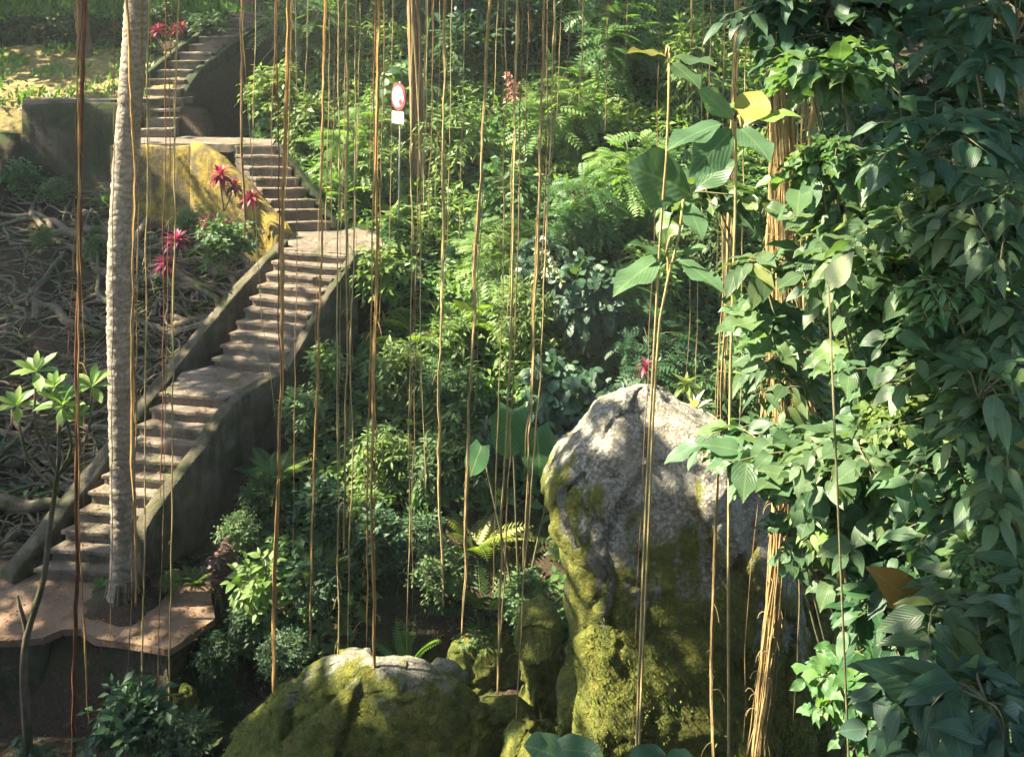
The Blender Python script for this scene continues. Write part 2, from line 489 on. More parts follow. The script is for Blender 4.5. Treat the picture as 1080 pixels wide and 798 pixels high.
def poly_slab(name, pts, z0, z1, mat, parent, bev=.025, rough=.008):
    bm = bmesh.new()
    lo = [bm.verts.new((*p[:2], z0)) for p in pts]; hi = [bm.verts.new((*p[:2], z1)) for p in pts]
    n = len(pts); bm.faces.new(lo[::-1]); bm.faces.new(hi)
    for i in range(n): bm.faces.new((lo[i], lo[(i + 1) % n], hi[(i + 1) % n], hi[i]))
    bmesh.ops.triangulate(bm, faces=list(bm.faces))
    for _ in range(3):
        es = [e for e in bm.edges if e.calc_length() > .3]
        if es: bmesh.ops.subdivide_edges(bm, edges=es, cuts=1)
    bmesh.ops.triangulate(bm, faces=[f for f in bm.faces if len(f.verts) > 3])
    bmesh.ops.recalc_face_normals(bm, faces=bm.faces)
    for v in bm.verts:
        v.co += noise.noise_vector(v.co * 2.3) * rough * 2.5 + noise.noise_vector(v.co * 9) * rough
    bm.verts.index_update()
    m = MB(); m.add([v.co[:] for v in bm.verts], [np.array([[v.index for v in f.verts] for f in bm.faces])]); bm.free()
    return part(name, m, mat, parent, smooth=False)


zB, zC, zD, zE = 1.87, 3.57, 5.18, 6.0
flight((-6.58, 13.06), (-5.32, 12.95), (-5.43, 15.08), (-4.36, 14.86), 0, zB, 11)
poly_slab('landing', [(-5.5, 15.04), (-4.36, 14.80), (-3.98, 15.2), (-3.80, 15.66), (-4.2, 15.95), (-5.1, 16.12), (-5.5, 15.8)], zB - .45, zB + .004, M['stair'], stairs)
flight((-5.06, 16.02), (-3.86, 15.66), (-4.17, 17.37), (-2.86, 16.95), zB, zC, 10)
poly_slab('landing', [(-4.25, 17.33), (-2.84, 16.90), (-2.22, 17.35), (-2.9, 19.15), (-3.5, 19.0), (-4.6, 18.8)], zC - .4, zC + .004, M['stair'], stairs)
flight((-4.52, 18.72), (-3.58, 18.86), (-5.86, 19.8), (-5.02, 19.72), zC, zD, 8)
poly_slab('landing', [(-8.25, 20.0), (-5.86, 19.72), (-5.0, 19.70), (-5.15, 20.7), (-6.9, 21.2), (-8.25, 21.2)], zD - .16, zD + .004, M['stair'], stairs)
flight((-8.5, 20.95), (-7.5, 20.95), (-8.5, 21.85), (-7.5, 21.85), zD, zE, 4)
poly_slab('landing', [(-10.9, 21.18), (-8.98, 21.18), (-8.98, 21.75), (-7.5, 21.75), (-7.5, 22.5), (-10.9, 22.5)], zE - .14, zE + .004, M['stair'], stairs)
ctl = [(167, 0), (172, 1), (180, 2), (190, 3), (202, 4), (214, 5), (227, 6), (239, 7), (250, 8), (258, 9), (266, 10)]
for (px, i) in ctl[:-1]:
    Y = 22.0 + .42 * i; Y2 = Y + .42; px2 = ctl[i + 1][0]; hw = .50 + .0 * i
    x, x2 = (px - 540) / 1000 * Y, (px2 - 540) / 1000 * Y2
    z = zE + .2 * (i + 1); m = MB()
    box_pts(m, (x - hw, Y), (x + hw, Y), (x2 + hw, Y2 + .08), (x2 - hw, Y2 + .08), z - .06, z, .015, .008)
    box_pts(m, (x - hw + .01, Y + .03), (x + hw - .01, Y + .03), (x2 + hw - .01, Y2 + .06), (x2 - hw + .01, Y2 + .06), z - .42, z - .055, .01, .006)
    part('step', m, M['stair'], stairs, smooth=False)
poly_slab('landing', [(-7.9, 26.2), (-6.6, 26.2), (-4.5, 27.6), (-7.0, 27.8)], zE + 1.9, zE + 2.05, M['stair'], stairs)


def par(name, pts, th, depth, mat, seed=0., rough=.025):
    m = MB(); strip_wall(m, [P(*p) for p in pts], th, depth, seed=seed, rough=rough)
    return part(name, m, M[mat], stairs)


par('parapet', [(150, 553, 12.93), (167, 526, 13.2), (205, 476, 13.85), (238, 430, 14.5), (262, 408, 15.0), (296, 392, 15.55)], .24, (.75, 2.4), 'parapet', 1)
par('parapet', [(297, 392, 15.6), (334, 327, 16.25), (374, 264, 16.85)], .22, (2.4, 2.4), 'parapet', 2)
par('parapet', [(8, 604, 13.0), (60, 540, 13.7), (120, 465, 14.6), (178, 390, 15.5)], .30, .9, 'parapet', 3)
par('parapet', [(172, 396, 15.7), (222, 336, 16.5), (262, 290, 17.1), (301, 252, 17.55)], .28, 1.3, 'parapet', 4)
par('parapet', [(206, 150, 19.7), (236, 171, 19.35), (268, 203, 18.9), (292, 232, 18.5), (303, 250, 18.2)], .34, (1.6, 1.0), 'mosswall', 5, .05)
par('parapet', [(293, 150, 19.9), (322, 188, 19.45), (358, 238, 18.95)], .18, 1.2, 'greenwall', 6)
par('retaining_wall', [(120, 153, 19.98), (160, 153, 19.9), (214, 154, 19.72)], .3, 2.2, 'mosswall', 7, .05)
par('retaining_wall', [(28, 110, 21.25), (90, 109, 21.22), (152, 109, 21.2)], .3, 2.0, 'darkwall', 8, .04)
par('parapet', [(186, 114, 22.0), (191, 98, 22.2), (205, 77, 22.9), (228, 57, 23.8), (254, 38, 24.8), (284, 17, 25.9)], .24, (2.2, 3.4), 'greenwall', 9)
par('parapet', [(142, 86, 22.2), (180, 56, 23.5), (232, 18, 25.7)], .16, .9, 'greenwall', 10)
# the far flight glimpsed at the top
for i in range(5):
    m = MB(); z = 8.35 + i * .17; Y = 27.0 + i * .3
    box_pts(m, (-5.6 + i * .12, Y), (-4.3 + i * .12, Y), (-4.2 + i * .12, Y + .36), (-5.5 + i * .12, Y + .36), z - .3, z, .015, .006)
    part('step', m, M['stair'], stairs, smooth=False)

# ------------------------------------------------------------------ terrace
tp = [(-18, 11.75), (-6.35, 11.78), (-5.85, 11.82), (-5.68, 11.98), (-5.45, 12.0), (-5.18, 11.84), (-4.18, 11.60), (-3.84, 12.2), (-4.2, 13.2), (-5.2, 13.4), (-6.7, 13.7), (-18, 13.9)]
tw = empty('path', (-8, 12.5, 0), None, None); tw['kind'] = 'structure'
poly_slab('path_slab', tp, -.09, 0.0, M['path'], tw, rough=.013)
rw = empty('retaining_wall', (-5, 11.8, -1.4), 'dark mossy retaining wall under the reddish terrace at foot of stairs', 'wall')
tpi = [(-18, 11.83), (-6.35, 11.86), (-5.9, 11.95), (-5.72, 12.2), (-5.42, 12.22), (-5.15, 11.95), (-4.22, 11.68), (-3.90, 12.2), (-4.3, 13.1), (-18, 13.2)]
poly_slab('wall_face', tpi, -1.6, -.095, M['darkwall'], rw, rough=.03)

# ------------------------------------------------------------------ rocks
def loft_rock(levels, Yc, depthf, n_z=110, n_a=150, amp=.12, seed=0., sq=2.6, tilt=0.):
    """levels: (z, x_left, x_right, half_depth, y_shift) from bottom to top"""
    lv = np.array(levels, float); zs = np.linspace(lv[0, 0], lv[-1, 0], n_z)
    zs = lv[0, 0] + (lv[-1, 0] - lv[0, 0]) * (1 - (1 - np.linspace(0, 1, n_z)) ** 1.5)
    V = []
    for z in zs:
        xl, xr, hd, ys = (np.interp(z, lv[:, 0], lv[:, k]) for k in (1, 2, 3, 4))
        cx, hw = (xl + xr) / 2, (xr - xl) / 2
        for a in np.arange(n_a) / n_a * 2 * math.pi:
            c, s = math.cos(a), math.sin(a)
            x = cx + hw * np.sign(c) * abs(c) ** (2 / sq); y = Yc + ys + hd * np.sign(s) * abs(s) ** (2 / sq)
            v = Vector((x, y, z))
            d = amp * (noise.fractal(v * .9 + Vector((seed,) * 3), .9, 2., 5) + .45 * noise.fractal(v * 3.1 + Vector((seed,) * 3), .8, 2., 4))
            rdg = noise.ridged_multi_fractal(v * 1.1 + Vector((seed, 3, 1)), 1., 2., 4, 1., 2.) * amp * .25
            ds, cp = noise.voronoi(v * Vector((1.5, 1.5, 1.0)) + Vector((seed, 0, seed)) + noise.noise_vector(v * 1.3) * .5)
            d += amp * (1.1 * noise.cell(cp[0] * 7.3) - .35) - amp * 1.6 * max(0., .13 - (ds[1] - ds[0]))
            ds, cp = noise.voronoi(v * 4.2 + noise.noise_vector(v * 3.) * .4)
            d += amp * (.32 * noise.cell(cp[0] * 5.1) - .15)
            out = Vector((c / max(hw, .2), s / max(hd, .2), .25)).normalized()
            v += out * (d - rdg)
            V.append(v[:])
    top = np.mean(V[-n_a:], axis=0) + [0, 0, .02]; V.append(top)
    i = np.arange(n_z - 1)[:, None] * n_a; j = np.arange(n_a)[None, :]; j2 = (j + 1) % n_a
    q = np.stack([i + j, i + j2, i + n_a + j2, i + n_a + j], -1).reshape(-1, 4)
    jj = np.arange(n_a); b = (n_z - 1) * n_a
    m = MB(); m.add(V, [q, np.stack([b + jj, b + (jj + 1) % n_a, np.full(n_a, n_z * n_a)], -1)])
    return m


def lev(rows, Y):
    """(py, px_left, px_right, half_depth, y_shift) -> metres at distance Y"""
    return [(P(0, py, Y)[2], P(a, py, Y)[0], P(b, py, Y)[0], hd, ys) for (py, a, b, hd, ys) in rows]


big = lev([(980, 585, 890, 1.1, .2), (800, 596, 868, 1.0, .15), (730, 594, 862, .95, .1), (670, 604, 852, .9, .1), (640, 596, 846, .88, .1), (600, 590, 838, .85, .08), (566, 588, 822, .8, .05),
           (545, 572, 822, .75, .03), (520, 568, 806, .7, .02), (495, 580, 788, .66, .02), (470, 598, 770, .58, .05), (452, 612, 768, .48, .08), (440, 618, 742, .40, .1), (430, 626, 722, .30, .12), (421, 652, 712, .20, .12), (414, 670, 702, .1, .12)], 9.25)
BIGM = m = loft_rock(big, 9.3, None, 170, 220, amp=.062, seed=3.3, sq=3.2)
bo = solo('boulder', m, M['rock_big'], (0, 9.3, -1), 'tall standing boulder with grey lichen on top and yellow-green moss down its face', 'boulder')
frt = lev([(1000, 170, 600, 1.0, 0.), (860, 190, 570, .85, .05), (800, 214, 546, .75, .1), (770, 246, 534, .68, .15), (745, 272, 520, .6, .18), (722, 292, 506, .5, .22), (708, 308, 492, .4, .26), (698, 332, 466, .3, .3), (692, 350, 440, .16, .3)], 10.05)
FRTM = m = loft_rock(frt, 9.7, None, 140, 200, amp=.065, seed=9.1, sq=2.7)
bf = solo('boulder', m, M['rock_front'], (-1.6, 9.7, -1), 'low broad mossy boulder with a sunlit crest in front of the gully', 'boulder')
def moss_on(obj, mb, zt, n, seed, sz=(.018, .045)):
    r = np.random.default_rng(seed); V = mb.V[0][:-1]; F4 = mb.F[0]; ct = V.mean(0)
    i = r.integers(len(F4), size=n * 3); q = V[F4[i]]; p = q.mean(1) + (q[:, 0] - q[:, 2]) * (r.random((n * 3, 1)) - .5)
    nn = nrm(np.cross(q[:, 2] - q[:, 0], q[:, 3] - q[:, 1])); nn *= np.sign(np.sum(nn * (p - ct), 1, keepdims=True))
    nz = np.array([noise.fractal(Vector(a * [1.3, 1.3, .5]), 1., 2., 4) for a in p])
    ok = (nz + (zt - p[:, 2]) * .55 - nn[:, 0] * .3 > .12) & (p[:, 1] < ct[1] + .35); p, nn = p[ok][:n], nn[ok][:n]
    f = MB(); d = r.normal(size=p.shape) * .7 + nn * .5 - [0, 0, .5]
    scatter(f, T_DIN0, p, d, nn + r.normal(size=p.shape) * .3, sz[0] + (sz[1] - sz[0]) * r.random(len(p)), np.clip(.45 + .5 * nz[ok][:n] + .2 * r.normal(size=len(p)), 0, 1))
    o = part('moss', f, M['moss_leaf'], obj); o['kind'] = 'stuff'


T_DIN0 = (np.array([(0, 0, 0), (-.2, .45, .05), (0, 1, -.1), (.2, .45, .05)]), [np.array([(0, 3, 2, 1)])], np.array([(.5, 0, 0), (0.1, .45, 0), (.5, 1, 0), (.9, .45, 0)]))
small = [
    ((545, 598, 622, 700), 10.6, 'rounded mossy rock tucked against the left foot of the tall boulder'),
    ((492, 580, 742, 820), 9.9, 'dark green rock behind the low boulder with vines hanging before it'),
    ((470, 560, 664, 705), 12.2, 'broad grey stone at the back of the gully floor'),
    ((520, 600, 768, 850), 8.4, 'small pale-topped rock between the two big boulders at bottom edge'),
    ((800, 890, 560, 860), 9.9, 'sunlit golden mossy rock beside the right flank of the tall boulder'),
    ((170, 200, 738, 775), 10.8, 'small pale stone lying in the dark below the terrace corner'),
]
for k, ((x0, x1, y0, y1), Y, lab) in enumerate(small):
    H = y1 - y0
    rows = [(y1 + 40, x0 - 4, x1 + 6, .5, 0), (y0 + H * .6, x0, x1, .45, .0), (y0 + H * .3, x0 + (x1 - x0) * .06, x1 - (x1 - x0) * .1, .38, .02),
            (y0 + H * .12, x0 + (x1 - x0) * .16, x1 - (x1 - x0) * .22, .26, .04), (y0, x0 + (x1 - x0) * .36, x1 - (x1 - x0) * .4, .08, .06)]
    m = loft_rock(lev(rows, Y + .35), Y + .4, None, 60, 90, amp=.09, seed=20 + 5 * k, sq=2.5)
    c = P((x0 + x1) / 2, y1, Y + .4)
    solo('rock', m, M['rock_small'], c, lab, 'rock', 'rocks around the gully floor')

# ------------------------------------------------------------------ leaves
def leaf_tmpl(nseg=4, width=.5, shape='ovate', fold=.18, droop=.25, wave=0.):
    ts = np.linspace(0, 1, nseg + 1); V, A = [], []
    for t in ts:
        if shape == 'ovate': w = math.sin(math.pi * t ** .72) ** .9 if 0 < t < 1 else 0
        elif shape == 'lance': w = math.sin(math.pi * t ** .85) ** 1.1 if 0 < t < 1 else 0
        elif shape == 'heart': w = max(0., (1 - t) ** .62 * (.55 + 1.3 * t ** .8)) if t < 1 else 0
        elif shape == 'obovate': w = math.sin(math.pi * t ** 1.35) ** .9 if 0 < t < 1 else 0
        else: w = min(1, 6 * t + .3) * (1 - t ** 2.5)
        w = max(w, .02) * width / 2
        z = -droop * t * t
        zz = fold * w + wave * math.sin(t * 9) * w
        y0 = -.14 if (shape == 'heart' and t == 0) else 0
        V += [(-w, t + y0, z + zz), (0, t, z), (w, t + y0, z + zz)]
        A += [(0.5 - w / width, t, 0), (.5, t, 0), (.5 + w / width, t, 0)]
    F = []
    for i in range(nseg):
        a = i * 3; F += [(a, a + 1, a + 4, a + 3), (a + 1, a + 2, a + 5, a + 4)]
    return np.array(V), [np.array(F)], np.array(A)


def dia_tmpl(width=.45, fold=.12, droop=.12):
    w = width / 2
    V = np.array([(0, 0, 0), (-w, .42, fold * w * 2), (0, .45, 0), (w, .42, fold * w * 2), (0, 1, -droop)])
    return V, [np.array([(0, 2, 1), (0, 3, 2), (1, 2, 4), (2, 3, 4)])], np.array([(.5, 0, 0), (0, .42, 0), (.5, .45, 0), (1, .42, 0), (.5, 1, 0)])


def frond_tmpl(npair=10, width=.5, lw=.30, droop=.45, taper='fern', up=.1):
    """a feather-like compound leaf: midrib with leaflets"""
    V, F, A = [], [], []
    def curve(t): return np.array([0, t * (1 - .12 * t), up * t - droop * t * t])
    for k in range(npair):
        t = .10 + .88 * k / (npair - 1)
        if taper == 'fern': L = width / 2 * (math.sin(math.pi * (t * .80 + .2)) ** .8 + .05)
        else: L = width / 2 * (.75 + .25 * math.sin(math.pi * t))
        c = curve(t)
        for s in (-1, 1):
            d = np.array([s * .92, .40, -.10]); d /= np.linalg.norm(d)
            p = np.array([-d[1] * s, d[0] * s, 0]) * L * lw * .5
            b = len(V); m = c + d * L * .45
            V += [c, m + p, m - p, c + d * L + np.array([0, 0, -.12 * L])]
            A += [(.5, 0, 0), (.8, .4, 0), (.2, .4, 0), (.5, 1, 0)]
            F += [(b, b + 2, b + 3, b + 1)] if s > 0 else [(b, b + 1, b + 3, b + 2)]
    n = 7; b = len(V)
    for i in range(n):
        c = curve(i / (n - 1)); w = .008 * (1.3 - i / (n - 1))
        V += [c + [-w, 0, .004], c + [w, 0, .004]]; A += [(.5, .5, 0)] * 2
    F += [(b + 2 * i, b + 2 * i + 1, b + 2 * i + 3, b + 2 * i + 2) for i in range(n - 1)]
    return np.array(V), [np.array(F)], np.array(A)


def scatter(mb, tm, pos, d, up, size, rnd, wsc=None):
    V, Fs, A = tm; pos = np.asarray(pos, float); n = len(pos)
    if n == 0: return
    y = nrm(d); x = nrm(np.cross(y, up)); z = np.cross(x, y)
    size = np.broadcast_to(np.asarray(size, float), (n,)); rnd = np.broadcast_to(np.asarray(rnd, float), (n,))
    ws = np.ones(n) if wsc is None else wsc
    S = size[:, None, None]
    W = pos[:, None, :] + S * (V[None, :, 0, None] * ws[:, None, None] * x[:, None, :] + V[None, :, 1, None] * y[:, None, :] + V[None, :, 2, None] * z[:, None, :])
    AA = np.repeat(A[None], n, 0); AA[:, :, 2] = rnd[:, None]
    off = (np.arange(n) * len(V))[:, None, None]
    mb.add(W.reshape(-1, 3), [(f[None] + off).reshape(-1, f.shape[1]) for f in Fs], AA.reshape(-1, 3))


T_OV6 = leaf_tmpl(6, .52, 'ovate', .20, .28, .25)
T_OV4 = leaf_tmpl(4, .50, 'ovate', .20, .22)
T_OV2 = leaf_tmpl(2, .50, 'ovate', .2, .18)
T_LA3 = leaf_tmpl(3, .30, 'lance', .25, .22)
T_LA5 = leaf_tmpl(5, .30, 'lance', .3, .30)
T_OB5 = leaf_tmpl(5, .36, 'obovate', .22, .22)
T_HE3 = leaf_tmpl(4, .85, 'heart', .12, .22)
T_HE8 = leaf_tmpl(8, .95, 'heart', .10, .22, .2)
T_ST5 = leaf_tmpl(5, .16, 'strap', .45, .55)
T_OVB = leaf_tmpl(6, .42, 'ovate', .22, .42, .15)
T_OVC = leaf_tmpl(6, .60, 'ovate', .30, .20, .5)
T_BIG = leaf_tmpl(9, .55, 'obovate', .16, .30, .3)
T_DIA = dia_tmpl(); T_DIN = dia_tmpl(.30)
T_FERN = frond_tmpl(15, .42, .34, .42)
T_PIN = frond_tmpl(7, .62, .42, .25, 'pin')
T_PALM = frond_tmpl(26, .5, .11, .55, 'pin', .25)
UP = np.array([0, 0, 1.])


def rdir(rng, n=None):
    return nrm(rng.normal(size=(3,) if n is None else (n, 3)))


def cloud(rng, base, ctr, rad, nb, lpb, size, tm, fol, stm, nstem=3, stem_r=.02, droop=.15, face=(0, -.25, 1), along=(.3, 1.), twig_r=.006, layered=False, spread=.9, upbias=.25, vary=.55):
    """stems from base, branches filling an ellipsoid, leaves along them"""
    base, ctr, rad = np.array(base, float), np.array(ctr, float), np.array(rad, float)
    stems = []
    for k in range(nstem):
        tip = ctr + rdir(rng) * rad * .45 + [0, 0, rad[2] * .15]
        m = base * .45 + tip * .55 + rdir(rng) * rad * .22
        if layered: m[:2] = base[:2] * .8 + tip[:2] * .2
        p = resample([base + rng.normal(size=3) * [.06, .06, 0], m, tip], 9); stems.append(p)
        tube(stm, p, np.linspace(stem_r, stem_r * .45, 9), 6, rng.random())
    PO, D, S, R, N = [], [], [], [], []
    for b in range(nb):
        st = stems[b % nstem]; p0 = st[rng.integers(3, 9)]
        e = rdir(rng); e[2] += upbias; e = nrm(e)
        end = ctr + e * rad * (rng.random() ** .35)
        if layered:
            p0 = st[2 + int(np.argmin(np.abs(st[2:, 2] - (end[2] - .12 * rad[2]))))]; end = p0 + (end - p0) * [1, 1, .6]
        mid = (p0 + end) / 2 + UP * rad[2] * .14 + rng.normal(size=3) * rad * .06
        L = np.linalg.norm(end - p0); br = resample([p0, mid, end - UP * .08 * L], 7)
        tube(stm, br, np.linspace(twig_r * 1.5, twig_r * .6, 7), 4, rng.random(), False)
        tone = rng.random()
        for k in range(lpb):
            t = along[0] + (along[1] - along[0]) * (k + .5) / lpb + rng.normal() * .02
            x = min(max(t, 0), 1) * 6; i = min(int(x), 5); p = br[i] + (br[i + 1] - br[i]) * (x - i)
            bd = nrm(br[i + 1] - br[i]); sd = nrm(np.cross(bd, UP)) * (1 if k % 2 else -1)
            d = bd * .55 + sd * spread + rng.normal(size=3) * .28 - UP * droop
            if k == lpb - 1: d = bd + rng.normal(size=3) * .15 - UP * droop
            d = nrm(d); s = size * (1.2 - vary + vary * 1.0 * rng.random()) * (1 - .25 * (k == lpb - 1))
            PO.append(p + d * s * .14); D.append(d); S.append(s)
            R.append(np.clip(.5 * tone + .38 * rng.random() + (.25 if rng.random() < .05 else 0), 0, 1))
            N.append(np.array(face) + rng.normal(size=3) * (.24 if layered else .32))
    scatter(fol, tm, PO, np.array(D), np.array(N), np.array(S), R, .82 + .36 * rng.random(len(PO)))


def rosette(rng, mb, ctr, n, size, tm, el=(.1, 1.0), axis=UP, rnd=(0, 1)):
    ax = nrm(np.array(axis, float)); u = nrm(np.cross(ax, [.3, 1, .1])); w = np.cross(ax, u)
    D, N, S = [], [], []
    for k in range(n):
        a = k * 2.39996 + rng.normal() * .15; q = el[0] + (el[1] - el[0]) * k / max(n - 1, 1)
        d = (u * math.cos(a) + w * math.sin(a)) * math.cos(q) + ax * math.sin(q); D.append(d); N.append(ax - d * .3 + rng.normal(size=3) * .1)
        S.append(size * (1.05 - .35 * k / max(n - 1, 1)) * (.85 + .3 * rng.random()))
    scatter(mb, tm, np.repeat(np.array(ctr)[None], n, 0) + nrm(np.array(D)) * size * .03, np.array(D), np.array(N), np.array(S), rnd[0] + (rnd[1] - rnd[0]) * rng.random(n))


# ------------------------------------------------------------------ shrub prototypes (local coordinates)
def proto(seed, fn):
    fol, stm = MB(), MB(); fn(np.random.default_rng(seed), fol, stm)
    return fol.mesh('foliage'), stm.mesh('stem')


def sp_fine(r, f, s): cloud(r, (0, 0, 0), (0, 0, .75), (.75, .7, .75), 120, 11, .17, T_LA3, f, s, 5, .016, .12, twig_r=.004)
def sp_ovate(r, f, s): cloud(r, (0, 0, 0), (0, 0, .8), (.8, .7, .8), 90, 9, .20, T_OV2, f, s, 5, .016, .15, twig_r=.004)
def sp_small(r, f, s): cloud(r, (0, 0, 0), (0, 0, .7), (.8, .75, .7), 200, 12, .10, T_OV2, f, s, 6, .014, .1, twig_r=.003)
def sp_pin(r, f, s): cloud(r, (0, 0, 0), (0, 0, .85), (.85, .75, .8), 46, 6, .42, T_PIN, f, s, 5, .018, .25, twig_r=.005)
def sp_heart(r, f, s): cloud(r, (0, 0, 0), (0, .1, .9), (.75, .45, .95), 95, 7, .19, T_HE3, f, s, 4, .014, .45, face=(0, -1.0, .7), twig_r=.004)
def sp_tall(r, f, s): cloud(r, (0, 0, 0), (0, 0, 1.0), (.6, .55, 1.0), 95, 10, .20, T_LA3, f, s, 6, .014, .3, twig_r=.004, upbias=.4)


def sp_fern(r, f, s):
    for k in range(16):
        a = k * 2.4 + r.normal() * .2; q = .35 + .85 * r.random()
        d = np.array([math.cos(a) * math.cos(q), math.sin(a) * math.cos(q), math.sin(q)])
        scatter(f, T_FERN, [d * .04], d[None], (UP - d * .2)[None] + r.normal(size=(1, 3)) * .1, [1.0 * (.75 + .4 * r.random())], [r.random()])
    tube(s, np.array([[0, 0, -.1], [0, 0, 0], [0, 0, .08]]), [.05, .045, .02], 7)


PR = {}
for nm, fn, ks in (('fine', sp_fine, 3), ('ovate', sp_ovate, 3), ('small', sp_small, 2), ('pin', sp_pin, 3), ('heart', sp_heart, 2), ('tall', sp_tall, 2), ('fern', sp_fern, 2)):
    PR[nm] = [proto(100 + 17 * k + 3 * len(nm) + ord(nm[0]), fn) for k in range(ks)]
COPY = {}


def put(kind, name, loc, scale, label, cat, group, mat, rng=RNG, rot=None, wide=1.0):
    o = empty(name, loc, label, cat, group)
    o.scale = (scale * wide, scale * wide, scale); o.rotation_euler = (0, 0, rng.uniform(-.7, .7) if rot is None else rot)
    k = rng.integers(len(PR[kind]))
    for nm, me, mt in (('foliage', PR[kind][k][0], mat), ('stem', PR[kind][k][1], 'twig')):
        key = (kind, int(k), nm, mt)
        if key not in COPY:
            c = me.copy() if len(me.materials) else me
            c.materials.clear(); c.materials.append(M[mt]); COPY[key] = c
        link(nm, COPY[key], None, o)
    return o


def drop(px, py, Y, h):
    """foot of a plant of height h whose middle is seen at px, py at distance Y; it stands on the ground"""
    p = P(px, py, Y); g = float(ground(p[0], Y))
    return np.array([p[0], Y, max(g - .05, p[2] - h * .55)]) if p[2] - h * .55 < g + .8 else np.array([p[0], Y, g - .05]), p


